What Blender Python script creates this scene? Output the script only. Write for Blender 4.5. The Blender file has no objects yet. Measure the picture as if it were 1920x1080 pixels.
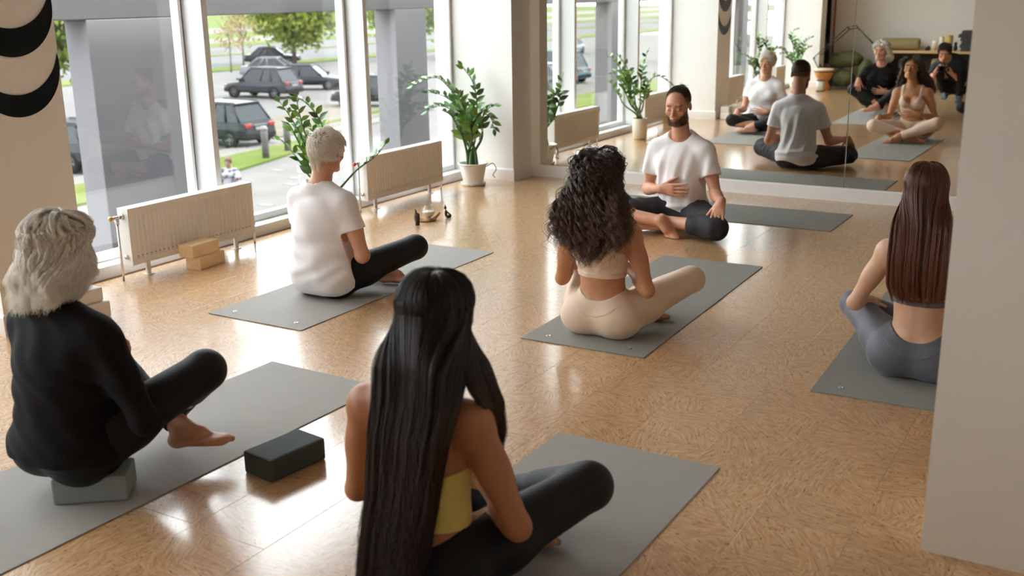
import bpy, bmesh, math, random
import numpy as np
from mathutils import Vector, Matrix, Euler
R = math.radians
sc = bpy.context.scene
col = sc.collection
rng = np.random.default_rng(7)
random.seed(7)

# ------------------------------------------------------------------ camera
CH, DM, WX = 1.5894, 8.2376, -5.153      # eye height, mirror wall y, window base x
cam_d = bpy.data.cameras.new('camera')
cam = bpy.data.objects.new('camera', cam_d); col.objects.link(cam)
cam_d.sensor_width = 36.0
cam_d.lens = 36.0 * 1979.04 / 1920.0
_y, _p, _r = R(30.6737), R(15.6021), R(-0.8318)
_f = Vector((-math.sin(_y) * math.cos(_p), math.cos(_y) * math.cos(_p), -math.sin(_p)))
_rt = Vector((math.cos(_y), math.sin(_y), 0)); _up = _rt.cross(_f)
_r2 = math.cos(_r) * _rt + math.sin(_r) * _up; _u2 = -math.sin(_r) * _rt + math.cos(_r) * _up
m = Matrix((_r2, _u2, -_f)).transposed().to_4x4(); m.translation = (0, 0, CH)
cam.matrix_world = m
cam_d.dof.use_dof = True
cam_d.dof.focus_distance = 5.2
cam_d.dof.aperture_fstop = 2.9
cam_d.clip_end = 500
sc.camera = cam

# ------------------------------------------------------------------ light
world = bpy.data.worlds.new('world'); sc.world = world; world.use_nodes = True
wn = world.node_tree; wn.nodes.clear()
wo = wn.nodes.new('ShaderNodeOutputWorld'); wb = wn.nodes.new('ShaderNodeBackground')
wb.inputs['Color'].default_value = (0.93, 0.965, 1.0, 1); wb.inputs['Strength'].default_value = 5.2
wn.links.new(wb.outputs[0], wo.inputs[0])
sun_d = bpy.data.lights.new('sun', 'SUN'); sun_d.energy = 3.0; sun_d.angle = R(4); sun_d.color = (1, .95, .86)
sun = bpy.data.objects.new('sun', sun_d); col.objects.link(sun); sun.rotation_euler = (R(-18), R(38), 0)
vs = sc.view_settings
vs.view_transform = 'Standard'; vs.look = 'None'; vs.gamma = 1; vs.use_curve_mapping = False
vs.exposure = 0.95
sc.cycles.max_bounces = 10; sc.cycles.diffuse_bounces = 6; sc.cycles.glossy_bounces = 5
sc.cycles.transparent_max_bounces = 16; sc.cycles.transmission_bounces = 6
sc.cycles.caustics_reflective = False; sc.cycles.caustics_refractive = False
sc.cycles.sample_clamp_indirect = 8
try: sc.cycles_curves.shape = 'RIBBONS'
except Exception: pass

# ------------------------------------------------------------------ materials
def lin(c):
    return tuple(((x / 255) / 12.92 if x / 255 < .04045 else ((x / 255 + .055) / 1.055) ** 2.4) for x in c)
def inv(l): return tuple(255 * (v * 12.92 if v < .0031308 else 1.055 * v ** (1 / 2.4) - .055) for v in l)
def od(c, k=8.2): return inv(tuple(v / k for v in lin(c)))
MATS = {}
def mat(name, rgb=None, rough=.5, metal=0, spec=.5, coat=0, coat_r=.1, var=0, vscale=8, bump=0, bscale=60, bstretch=(1, 1, 1), emit=None, alpha=1, sheen=0, coord='Object', sub=0):
    """sRGB 0-255 colour; var: noise colour variation; bump: noise relief"""
    if name in MATS: return MATS[name]
    m = bpy.data.materials.new(name); m.use_nodes = True; MATS[name] = m
    nt = m.node_tree; b = nt.nodes['Principled BSDF']; c = lin(rgb) + (1,)
    b.inputs['Base Color'].default_value = c
    b.inputs['Roughness'].default_value = rough; b.inputs['Metallic'].default_value = metal
    b.inputs['Specular IOR Level'].default_value = spec
    b.inputs['Coat Weight'].default_value = coat; b.inputs['Coat Roughness'].default_value = coat_r
    b.inputs['Sheen Weight'].default_value = sheen
    if sub:
        b.inputs['Subsurface Weight'].default_value = sub; b.inputs['Subsurface Radius'].default_value = (.03, .012, .006)
        b.inputs['Subsurface Scale'].default_value = .5
    if emit: b.inputs['Emission Color'].default_value = lin(emit[0]) + (1,); b.inputs['Emission Strength'].default_value = emit[1]
    tc = nt.nodes.new('ShaderNodeTexCoord'); mp = nt.nodes.new('ShaderNodeMapping'); mp.inputs['Scale'].default_value = bstretch
    nt.links.new(tc.outputs[coord], mp.inputs[0])
    if var:
        n = nt.nodes.new('ShaderNodeTexNoise'); n.inputs['Scale'].default_value = vscale; n.inputs['Detail'].default_value = 5
        nt.links.new(mp.outputs[0], n.inputs['Vector'])
        mx = nt.nodes.new('ShaderNodeMix'); mx.data_type = 'RGBA'
        mx.inputs['A'].default_value = tuple(x * (1 - var) for x in c[:3]) + (1,)
        mx.inputs['B'].default_value = tuple(min(1, x * (1 + var)) for x in c[:3]) + (1,)
        nt.links.new(n.outputs['Fac'], mx.inputs['Factor']); nt.links.new(mx.outputs['Result'], b.inputs['Base Color'])
    if bump:
        n = nt.nodes.new('ShaderNodeTexNoise'); n.inputs['Scale'].default_value = bscale; n.inputs['Detail'].default_value = 4
        nt.links.new(mp.outputs[0], n.inputs['Vector'])
        bp = nt.nodes.new('ShaderNodeBump'); bp.inputs['Strength'].default_value = bump; bp.inputs['Distance'].default_value = .01
        nt.links.new(n.outputs['Fac'], bp.inputs['Height']); nt.links.new(bp.outputs[0], b.inputs['Normal'])
    return m

def skin_mat(name, rgb, rough=.45):
    m = mat(name, rgb, rough, spec=.4, sub=.12)
    nt = m.node_tree; b = nt.nodes['Principled BSDF']
    at = nt.nodes.new('ShaderNodeAttribute'); at.attribute_name = 'tint'
    tc = nt.nodes['Texture Coordinate']; n = nt.nodes.new('ShaderNodeTexNoise'); n.inputs['Scale'].default_value = 22; n.inputs['Detail'].default_value = 6
    nt.links.new(tc.outputs['Object'], n.inputs['Vector'])
    mr = nt.nodes.new('ShaderNodeMapRange'); mr.inputs['To Min'].default_value = .88; mr.inputs['To Max'].default_value = 1.12
    nt.links.new(n.outputs['Fac'], mr.inputs['Value'])
    v1 = nt.nodes.new('ShaderNodeVectorMath'); v1.operation = 'MULTIPLY'; v1.inputs[1].default_value = lin(rgb)
    nt.links.new(at.outputs['Color'], v1.inputs[0])
    v2 = nt.nodes.new('ShaderNodeVectorMath'); v2.operation = 'SCALE'
    nt.links.new(v1.outputs[0], v2.inputs[0]); nt.links.new(mr.outputs[0], v2.inputs['Scale'])
    nt.links.new(v2.outputs[0], b.inputs['Base Color'])
    n2 = nt.nodes.new('ShaderNodeTexNoise'); n2.inputs['Scale'].default_value = 260; n2.inputs['Detail'].default_value = 2
    nt.links.new(tc.outputs['Object'], n2.inputs['Vector'])
    bp = nt.nodes.new('ShaderNodeBump'); bp.inputs['Strength'].default_value = .12; bp.inputs['Distance'].default_value = .003
    nt.links.new(n2.outputs['Fac'], bp.inputs['Height']); nt.links.new(bp.outputs[0], b.inputs['Normal'])
    return m

def glass_mat(name, tint=(1, 1, 1), refl=1.0, rough=0.0, haze=0.0):
    m = bpy.data.materials.new(name); m.use_nodes = True; nt = m.node_tree; nt.nodes.clear(); MATS[name] = m
    o = nt.nodes.new('ShaderNodeOutputMaterial'); t = nt.nodes.new('ShaderNodeBsdfTransparent'); t.inputs[0].default_value = tint + (1,)
    g = nt.nodes.new('ShaderNodeBsdfGlossy'); g.inputs['Roughness'].default_value = rough
    ge = nt.nodes.new('ShaderNodeNewGeometry'); dt = nt.nodes.new('ShaderNodeVectorMath'); dt.operation = 'DOT_PRODUCT'
    nt.links.new(ge.outputs['Normal'], dt.inputs[0]); nt.links.new(ge.outputs['Incoming'], dt.inputs[1])
    ab = nt.nodes.new('ShaderNodeMath'); ab.operation = 'ABSOLUTE'; nt.links.new(dt.outputs['Value'], ab.inputs[0])
    on = nt.nodes.new('ShaderNodeMath'); on.operation = 'SUBTRACT'; on.inputs[0].default_value = 1; nt.links.new(ab.outputs[0], on.inputs[1])
    pw = nt.nodes.new('ShaderNodeMath'); pw.operation = 'POWER'; pw.inputs[1].default_value = 5; nt.links.new(on.outputs[0], pw.inputs[0])
    fr = nt.nodes.new('ShaderNodeMath'); fr.operation = 'MULTIPLY_ADD'; fr.inputs[1].default_value = .96; fr.inputs[2].default_value = .04; nt.links.new(pw.outputs[0], fr.inputs[0])
    mu = nt.nodes.new('ShaderNodeMath'); mu.operation = 'MULTIPLY'; mu.inputs[1].default_value = refl; mu.use_clamp = True
    mx = nt.nodes.new('ShaderNodeMixShader')
    nt.links.new(fr.outputs[0], mu.inputs[0]); nt.links.new(mu.outputs[0], mx.inputs[0]); nt.links.new(t.outputs[0], mx.inputs[1]); nt.links.new(g.outputs[0], mx.inputs[2])
    last = mx
    if haze:
        d = nt.nodes.new('ShaderNodeBsdfDiffuse'); d.inputs[0].default_value = (.9, .9, .92, 1)
        tr = nt.nodes.new('ShaderNodeBsdfTranslucent'); tr.inputs[0].default_value = (.9, .92, .95, 1)
        ad = nt.nodes.new('ShaderNodeMixShader'); nt.links.new(d.outputs[0], ad.inputs[1]); nt.links.new(tr.outputs[0], ad.inputs[2])
        m2 = nt.nodes.new('ShaderNodeMixShader'); m2.inputs[0].default_value = haze
        nt.links.new(mx.outputs[0], m2.inputs[1]); nt.links.new(ad.outputs[0], m2.inputs[2]); last = m2
    nt.links.new(last.outputs[0], o.inputs[0])
    return m

# ------------------------------------------------------------------ object helpers
def link(o, parent=None):
    col.objects.link(o)
    if parent is not None: o.parent = parent
    return o
def tag(o, label=None, cat=None, group=None, kind=None):
    if label: o['label'] = label
    if cat: o['category'] = cat
    if group: o['group'] = group
    if kind: o['kind'] = kind
    return o
def empty(name, loc, label=None, cat=None, group=None, rz=0, kind=None):
    o = bpy.data.objects.new(name, None); o.empty_display_size = .1; o.location = loc; o.rotation_euler = (0, 0, rz); col.objects.link(o)
    return tag(o, label, cat, group, kind)
def mesh_obj(name, verts, faces, material, parent=None, smooth=False, loc=None):
    me = bpy.data.meshes.new(name); me.from_pydata([tuple(v) for v in verts], [], faces); me.update()
    if smooth: me.polygons.foreach_set('use_smooth', [True] * len(me.polygons))
    if material: me.materials.append(material)
    o = bpy.data.objects.new(name, me); link(o, parent)
    if loc is not None: o.location = loc
    return o
class MB:
    """collects boxes, tubes, lathes; build() links one mesh object"""
    def __init__(s): s.v = []; s.f = []; s.sm = []
    def add(s, v, f, smooth=False):
        n = len(s.v); s.v += [tuple(x) for x in v]; s.f += [tuple(i + n for i in q) for q in f]; s.sm += [smooth] * len(f); return s
    def box(s, x0, x1, y0, y1, z0, z1, bev=0, M=None):
        bm = bmesh.new(); bmesh.ops.create_cube(bm, size=1)
        for v in bm.verts: v.co = Vector(((x0 + x1) / 2 + v.co.x * (x1 - x0), (y0 + y1) / 2 + v.co.y * (y1 - y0), (z0 + z1) / 2 + v.co.z * (z1 - z0)))
        if bev: bmesh.ops.bevel(bm, geom=bm.edges[:], offset=bev, segments=2, affect='EDGES', profile=.6)
        if M: bm.transform(M)
        bm.verts.index_update(); s.add([v.co[:] for v in bm.verts], [[v.index for v in f.verts] for f in bm.faces]); bm.free(); return s
    def tube(s, pts, rad, n=10, cap=True):
        pts = [Vector(p) for p in pts]; rad = rad if hasattr(rad, '__len__') else [rad] * len(pts)
        V = []; up = None
        for i, p in enumerate(pts):
            t = (pts[min(i + 1, len(pts) - 1)] - pts[max(i - 1, 0)]).normalized()
            if up is None: up = t.orthogonal().normalized()
            a = (up - t * up.dot(t)).normalized(); up = a; b = t.cross(a)
            for k in range(n):
                th = 2 * math.pi * k / n; V.append(p + (a * math.cos(th) + b * math.sin(th)) * rad[i])
        F = [(i * n + k, i * n + (k + 1) % n, (i + 1) * n + (k + 1) % n, (i + 1) * n + k) for i in range(len(pts) - 1) for k in range(n)]
        if cap: F += [tuple(range(n))[::-1], tuple((len(pts) - 1) * n + k for k in range(n))]
        return s.add(V, F, True)
    def lathe(s, prof, n=32, c=(0, 0, 0), M=None, closed=False):
        V = []
        for (r, z) in prof:
            for k in range(n):
                a = 2 * math.pi * k / n; V.append(Vector((r * math.cos(a), r * math.sin(a), z)))
        if M: V = [M @ v for v in V]
        V = [v + Vector(c) for v in V]
        F = [(i * n + k, i * n + (k + 1) % n, (i + 1) * n + (k + 1) % n, (i + 1) * n + k) for i in range(len(prof) - 1) for k in range(n)]
        return s.add(V, F, True)
    def build(s, name, material, parent=None, loc=None, flat=False):
        o = mesh_obj(name, s.v, s.f, material, parent, loc=loc)
        if not flat: o.data.polygons.foreach_set('use_smooth', s.sm)
        return o
def copy_tree(o, parent=None):
    c = o.copy(); col.objects.link(c); c.parent = parent
    for ch in o.children: copy_tree(ch, c)
    return c
def wall(name, *b, m=None, kind='structure', parent=None, bev=0):
    o = MB().box(*b, bev=bev).build(name, m, parent)
    if parent is None: tag(o, kind=kind)
    return o

# ------------------------------------------------------------------ implicit surfaces (bodies, cloth)
def A3(*v): return np.array(v if len(v) > 1 else v[0], float)
def nrm(v): v = np.array(v, float); return v / np.linalg.norm(v)
def cone(a, b, ra, rb, k=.02): return ('c', A3(a), A3(b), ra, rb, k)
def flat(a, b, ra, rb, n, s, k=.02): return ('f', A3(a), A3(b), ra, rb, k, nrm(n), s)
def ell(c, r, k=.03, B=None): return ('e', A3(c), A3(r), (np.eye(3) if B is None else B), 0, k)
def pdist(q, p):
    if q[0] == 'e':
        l = (p - q[1].astype(p.dtype)) @ q[3].astype(p.dtype); r = q[2].astype(p.dtype)
        a = l / r; k0 = np.sqrt((a * a).sum(-1)); a = a / r; k1 = np.sqrt((a * a).sum(-1)) + 1e-9
        return k0 * (k0 - 1) / k1
    pa = p - q[1].astype(p.dtype); ba = (q[2] - q[1]).astype(p.dtype)
    if q[0] == 'f':
        n = q[6].astype(p.dtype); pa = pa + (pa @ n)[..., None] * n * p.dtype.type(1 / q[7] - 1); ba = ba + (ba @ n) * n * (1 / q[7] - 1)
        ba = ba.astype(p.dtype)
    L = float(ba @ ba) + 1e-12
    h = np.clip(pa @ ba / L, 0, 1); e = pa - h[..., None] * ba
    return np.sqrt((e * e).sum(-1)) - (q[3] + (q[4] - q[3]) * h)
def comb(d, x, k):
    if k < 0:
        k = -k; h = np.clip(.5 + .5 * (d + x) / k, 0, 1); return -x + (d + x) * h + k * h * (1 - h)
    h = np.clip(.5 + .5 * (d - x) / k, 0, 1); return d + (x - d) * h - k * h * (1 - h)
def sdf_arrays(prims, h=.006, post=None, infl=0.):
    lo = np.full(3, 9e9); hi = -lo
    for q in prims:
        if q[5] < 0: continue
        if q[0] == 'e': r = q[2].max(); lo = np.minimum(lo, q[1] - r); hi = np.maximum(hi, q[1] + r)
        else:
            for c, r in ((q[1], q[3]), (q[2], q[4])): lo = np.minimum(lo, c - r); hi = np.maximum(hi, c + r)
    lo -= .03 + infl; hi += .03 + infl
    nb = np.ceil((hi - lo) / (8 * h)).astype(int); H = 8 * h
    bi = np.stack(np.meshgrid(*[np.arange(n) for n in nb], indexing='ij'), -1).reshape(-1, 3)
    cen = (lo + (bi + .5) * H).astype(np.float32)
    pd = []; d = np.full(len(cen), 1., np.float32)
    for q in prims:
        x = pdist(q, cen) - (infl if q[5] > 0 else 0); pd.append(x); d = comb(d, x, q[5])
    if post is not None: dc = post(cen, d.copy())
    else: dc = d
    near = np.where(np.abs(dc) < H * 1.15 + .012)[0]
    g = np.arange(9) * h
    off = np.stack(np.meshgrid(g, g, g, indexing='ij'), -1).reshape(-1, 3).astype(np.float32)
    P = (lo + bi[near] * H).astype(np.float32)[:, None, :] + off[None]
    D = np.full(P.shape[:2], 1., np.float32)
    for q, x in zip(prims, pd):
        kk = abs(q[5])
        if q[5] > 0: s = np.where(x[near] < d[near] + 1.9 * H + 2 * kk)[0]
        else: s = np.where(x[near] < 1.2 * H + 2 * kk)[0]
        if len(s) == 0: continue
        D[s] = comb(D[s], pdist(q, P[s]) - (infl if q[5] > 0 else 0), q[5])
    if post is not None: D = post(P, D)
    G = np.empty(tuple(nb * 8 + 1), np.float32)
    C = dc.reshape(tuple(nb)); G[...] = .05
    G[:-1, :-1, :-1] = np.repeat(np.repeat(np.repeat(C, 8, 0), 8, 1), 8, 2)
    D = D.reshape(-1, 9, 9, 9)
    for n_, i in enumerate(near):
        a, b, c = bi[i] * 8; G[a:a + 9, b:b + 9, c:c + 9] = D[n_]
    G[0] = G[-1] = .05; G[:, 0] = G[:, -1] = .05; G[:, :, 0] = G[:, :, -1] = .05
    ins = G < 0; nx, ny, nz = G.shape
    cnt = np.zeros((nx - 1, ny - 1, nz - 1), np.uint8)
    cs = [(i, j, k) for i in (0, 1) for j in (0, 1) for k in (0, 1)]
    for i, j, k in cs: cnt += ins[i:nx - 1 + i, j:ny - 1 + j, k:nz - 1 + k]
    act = np.argwhere((cnt > 0) & (cnt < 8)); N = len(act)
    idx = np.full(cnt.shape, -1, np.int32); idx[act[:, 0], act[:, 1], act[:, 2]] = np.arange(N)
    vals = {c: G[act[:, 0] + c[0], act[:, 1] + c[1], act[:, 2] + c[2]] for c in cs}
    acc = np.zeros((N, 3)); num = np.zeros(N)
    for a in cs:
        for ax in range(3):
            if a[ax]: continue
            b = list(a); b[ax] = 1; b = tuple(b); va, vb = vals[a], vals[b]
            mk = (va < 0) != (vb < 0); t = np.where(mk, va / np.where(mk, va - vb, 1), 0)
            pt = np.tile(np.array(a, float), (N, 1)); pt[:, ax] += t; acc += pt * mk[:, None]; num += mk
    V = lo + (act + acc / num[:, None]) * h
    F = []
    for ax in range(3):
        u, w = [(1, 2), (2, 0), (0, 1)][ax]
        sl0 = [slice(1, -1)] * 3; sl1 = [slice(1, -1)] * 3; sl0[ax] = slice(0, -1); sl1[ax] = slice(1, None)
        A, B = ins[tuple(sl0)], ins[tuple(sl1)]
        for flip, mk in ((0, A & ~B), (1, ~A & B)):
            e = np.argwhere(mk); o = np.ones(3, int); o[ax] = 0; e = e + o
            q = []
            for du, dw in ((1, 1), (0, 1), (0, 0), (1, 0)):
                c = e.copy(); c[:, u] -= du; c[:, w] -= dw; q.append(idx[c[:, 0], c[:, 1], c[:, 2]])
            q = np.stack(q, 1); F.append(q[:, ::-1] if flip else q)
    F = np.concatenate(F); F = F[(F >= 0).all(1)]
    return V, F
def np_mesh(name, V, F, material, parent=None, org=(0, 0, 0), tint=None, keep=None):
    me = bpy.data.meshes.new(name); V = V - np.array(org)
    me.vertices.add(len(V)); me.vertices.foreach_set('co', V.astype(np.float32).ravel())
    me.loops.add(F.size); me.loops.foreach_set('vertex_index', F.astype(np.int32).ravel())
    me.polygons.add(len(F)); me.polygons.foreach_set('loop_start', np.arange(0, F.size, F.shape[1], dtype=np.int32))
    me.polygons.foreach_set('use_smooth', np.ones(len(F), bool)); me.update(calc_edges=True)
    if tint is not None:
        a = me.color_attributes.new('tint', 'FLOAT_COLOR', 'POINT'); a.data.foreach_set('color', np.concatenate([tint, np.ones((len(V), 1))], 1).astype(np.float32).ravel())
    me.materials.append(material); o = bpy.data.objects.new(name, me); link(o, parent); return o
def sdf_obj(name, prims, material, parent=None, org=(0, 0, 0), h=.006, post=None, infl=0., tintf=None, smooth=0):
    V, F = sdf_arrays(prims, h, post, infl)
    for _ in range(smooth):
        acc = np.zeros_like(V); c = np.zeros(len(V))
        for a, b in ((0, 1), (1, 2), (2, 3), (3, 0)):
            np.add.at(acc, F[:, a], V[F[:, b]]); np.add.at(acc, F[:, b], V[F[:, a]]); np.add.at(c, F[:, a], 1); np.add.at(c, F[:, b], 1)
        V = .4 * V + .6 * acc / np.maximum(c, 1)[:, None]
    return np_mesh(name, V, F, material, parent, org, None if tintf is None else tintf(V))

# ------------------------------------------------------------------ shared materials
M_wall = mat('wall paint', (240, 238, 234), .75, spec=.25, bump=.05, bscale=120)
M_trim = mat('trim paint', (236, 234, 232), .4, spec=.4)
M_frame = mat('window frame', (232, 233, 234), .35, spec=.4)
M_gasket = mat('gasket', (28, 34, 32), .6)
M_glass = glass_mat('window glass', (.96, .975, .97), 1.5)
M_beam = mat('beam render', od((165, 165, 166), 3.6), .9, spec=.1)
M_conc = mat('concrete', od((200, 196, 200), 3.4), .9, spec=.1, var=.06, vscale=3, bump=.1, bscale=30)
M_mirror = bpy.data.materials.new('mirror'); M_mirror.use_nodes = True
_b = M_mirror.node_tree.nodes['Principled BSDF']; _b.inputs['Base Color'].default_value = (.90, .90, .86, 1); _b.inputs['Metallic'].default_value = 1; _b.inputs['Roughness'].default_value = 0.0

def cork_mat():
    m = bpy.data.materials.new('cork'); m.use_nodes = True; nt = m.node_tree; b = nt.nodes['Principled BSDF']; L = nt.links.new; N = nt.nodes.new
    ge = N('ShaderNodeNewGeometry'); oi = N('ShaderNodeObjectInfo')
    ofs = N('ShaderNodeVectorMath'); ofs.operation = 'ADD'
    sc3 = N('ShaderNodeVectorMath'); sc3.operation = 'SCALE'; sc3.inputs[0].default_value = (37, 17, 0); L(oi.outputs['Random'], sc3.inputs['Scale'])
    L(ge.outputs['Position'], ofs.inputs[0]); L(sc3.outputs[0], ofs.inputs[1])
    n1 = N('ShaderNodeTexNoise'); n1.inputs['Scale'].default_value = 9; n1.inputs['Detail'].default_value = 2; L(ofs.outputs[0], n1.inputs['Vector'])
    wob = N('ShaderNodeVectorMath'); wob.operation = 'MULTIPLY_ADD'; wob.inputs[1].default_value = (.22, .22, 0); L(n1.outputs['Color'], wob.inputs[0]); L(ofs.outputs[0], wob.inputs[2])
    vo = N('ShaderNodeTexVoronoi'); vo.inputs['Scale'].default_value = 6.5; L(wob.outputs[0], vo.inputs['Vector'])
    rel = N('ShaderNodeVectorMath'); rel.operation = 'SUBTRACT'; L(ofs.outputs[0], rel.inputs[0]); L(vo.outputs['Position'], rel.inputs[1])
    add2 = N('ShaderNodeVectorMath'); add2.operation = 'MULTIPLY_ADD'; add2.inputs[1].default_value = (5, 5, 0); L(vo.outputs['Color'], add2.inputs[0]); L(rel.outputs[0], add2.inputs[2])
    sx = N('ShaderNodeSeparateColor'); L(vo.outputs['Color'], sx.inputs[0])
    av = N('ShaderNodeMapRange'); av.inputs['To Min'].default_value = -.4; av.inputs['To Max'].default_value = 1.9; L(sx.outputs[0], av.inputs['Value'])
    vr = N('ShaderNodeVectorRotate'); vr.rotation_type = 'Z_AXIS'; L(add2.outputs[0], vr.inputs['Vector']); L(av.outputs[0], vr.inputs['Angle'])
    mp = N('ShaderNodeMapping'); mp.inputs['Scale'].default_value = (13, 110, 1); L(vr.outputs[0], mp.inputs[0])
    n2 = N('ShaderNodeTexNoise'); n2.inputs['Scale'].default_value = 1; n2.inputs['Detail'].default_value = 4; n2.inputs['Roughness'].default_value = .65; L(mp.outputs[0], n2.inputs['Vector'])
    cr = N('ShaderNodeValToRGB'); e = cr.color_ramp.elements; e[0].position = .34; e[0].color = lin((172, 128, 86)) + (1,); e[1].position = .66; e[1].color = lin((216, 180, 138)) + (1,)
    e2 = e.new(.5); e2.color = lin((198, 158, 114)) + (1,); L(n2.outputs['Fac'], cr.inputs[0])
    mp2 = N('ShaderNodeMapping'); mp2.inputs['Scale'].default_value = (42, 135, 1); L(vr.outputs[0], mp2.inputs[0])
    n3 = N('ShaderNodeTexNoise'); n3.inputs['Scale'].default_value = 1; n3.inputs['Detail'].default_value = 2; L(mp2.outputs[0], n3.inputs['Vector'])
    sp = N('ShaderNodeMapRange'); sp.inputs['From Min'].default_value = .62; sp.inputs['From Max'].default_value = .70; L(n3.outputs['Fac'], sp.inputs['Value'])
    mx = N('ShaderNodeMix'); mx.data_type = 'RGBA'; mx.inputs['B'].default_value = lin((92, 58, 34)) + (1,); L(sp.outputs[0], mx.inputs['Factor']); L(cr.outputs[0], mx.inputs['A'])
    tb = N('ShaderNodeMapRange'); tb.inputs['To Min'].default_value = .94; tb.inputs['To Max'].default_value = 1.05; L(oi.outputs['Random'], tb.inputs['Value'])
    vs_ = N('ShaderNodeVectorMath'); vs_.operation = 'SCALE'; L(mx.outputs['Result'], vs_.inputs[0]); L(tb.outputs[0], vs_.inputs['Scale'])
    L(vs_.outputs[0], b.inputs['Base Color'])
    b.inputs['Roughness'].default_value = .32; b.inputs['Specular IOR Level'].default_value = .5
    b.inputs['Coat Weight'].default_value = .9; b.inputs['Coat Roughness'].default_value = .14; b.inputs['Coat IOR'].default_value = 1.5
    bp = N('ShaderNodeBump'); bp.inputs['Strength'].default_value = .08; bp.inputs['Distance'].default_value = .002; L(n3.outputs['Fac'], bp.inputs['Height']); L(bp.outputs[0], b.inputs['Normal'])
    return m
M_cork = cork_mat()
M_sub = mat('screed', (120, 84, 52), .8)

# ------------------------------------------------------------------ room shell
RX, BY, CZ = 3.2, -2.45, 3.05            # right wall, back wall, ceiling
floor = wall('floor', -5.35, RX, BY, DM, -.25, -.0075, m=M_sub)
tile = None; tx = -5.09
i = 0
while tx < 1.6:
    y = BY + (-.9 if i % 2 else -.45) + .23 * (i % 3)
    while y < DM:
        y0, y1 = max(y, BY), min(y + .9, DM); x1 = min(tx + .3, RX)
        if y1 - y0 > .05:
            if y1 - y0 > .8999:
                if tile is None: tile = MB().box(-.1497, .1497, -.4497, .4497, -.008, 0, bev=.0009).build('cork_tile', M_cork, floor); o = tile
                else: o = tile.copy(); link(o, floor)
                o.location = ((tx + x1) / 2, (y0 + y1) / 2, 0)
            else:
                o = MB().box(-.1497, .1497, -(y1 - y0) / 2 + .0003, (y1 - y0) / 2 - .0003, -.008, 0, bev=.0009).build('cork_tile', M_cork, floor); o.location = ((tx + x1) / 2, (y0 + y1) / 2, 0)
        y += .9
    tx += .3; i += 1
o = MB().box(tx, RX, BY, DM, -.008, 0).build('cork_sheet', M_cork, floor)
wall('ceiling', -5.45, RX + .2, BY - .2, DM + .2, CZ, CZ + .25, m=M_wall)
wall('wall_right', RX, RX + .2, BY - .2, DM + .2, -.25, CZ, m=M_wall)
wall('wall_back', -5.45, RX + .2, BY - .2, BY, -.25, CZ, m=M_wall)
wall('wall_far', -5.45, RX, DM, DM + .2, -.25, CZ, m=M_wall)
def base_prof(name, pts, h=.106, t=.014, parent=None):
    """skirting board swept along a floor polyline; room is to the left of the direction"""
    prof = [(0, 0), (t, 0), (t, h - .012), (t - .005, h - .003), (t - .009, h), (0, h)]
    pts = [Vector((p[0], p[1], 0)) for p in pts]; V = []; F = []
    for i, p in enumerate(pts):
        d0 = (p - pts[i - 1]).normalized() if i else (pts[1] - p).normalized(); d1 = (pts[i + 1] - p).normalized() if i < len(pts) - 1 else d0
        n0 = Vector((-d0.y, d0.x, 0)); n1 = Vector((-d1.y, d1.x, 0)); n = (n0 + n1) / (1 + n0.dot(n1)) if i and i < len(pts) - 1 else n1
        for a, z in prof: V.append(p + n * a + Vector((0, 0, z)))
    k = len(prof)
    for i in range(len(pts) - 1):
        for j in range(k - 1): F.append((i * k + j, i * k + j + 1, (i + 1) * k + j + 1, (i + 1) * k + j))
    F += [tuple(range(k)), tuple((len(pts) - 1) * k + j for j in range(k))[::-1]]
    o = mesh_obj(name, V, F, M_trim, parent); 
    if parent is None: tag(o, kind='structure')
    return o
CX, CY = -4.665, 7.917
wall('wall_column_far', -5.45, CX, CY, DM, -.25, CZ, m=M_wall)
base_prof('baseboard_far', [(RX, DM), (CX, DM), (CX, CY), (-5.14, CY)])
LC0, LC1 = 2.985, 3.475                 # left column
wall('wall_column_left', -5.45, -4.663, LC0, LC1, -.25, CZ, m=M_wall)
base_prof('baseboard_left', [(-5.14, LC1), (-4.663, LC1), (-4.663, LC0), (-5.14, LC0)][::-1] and [(-5.14, LC1), (-4.663, LC1), (-4.663, LC0), (-5.14, LC0)][::1])
RC0, RC1 = -1.74, -1.43
wall('wall_column_rear', -5.45, -4.663, RC0, RC1, -.25, CZ, m=M_wall)
base_prof('baseboard_rear', [(-5.14, RC1), (-4.663, RC1), (-4.663, RC0), (-5.14, RC0)])
wall('wall_left', -5.45, -5.15, BY, RC0, -.25, CZ, m=M_wall)
base_prof('baseboard_back', [(-5.15, RC0), (-5.15, BY), (RX, BY)])
# pillar by the camera
PX, PY = -.393, 2.989
wall('wall_pillar', PX, .45, PY, 3.45, -.25, CZ, m=M_wall)
base_prof('baseboard_pillar', [(.45, 3.45), (PX, 3.45), (PX, PY), (.45, PY)])
# mirror wall: two visible sheets and a third to the right
mg = empty('wall_mirror', (0, DM, 0), kind='structure')
for x0, x1 in ((-4.569, -1.897), (-1.892, .78), (.785, 3.1)):
    MB().box(x0, x1, -.006, -.001, .108, 2.6, bev=.0012).build('mirror_sheet', M_mirror, mg)
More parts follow.
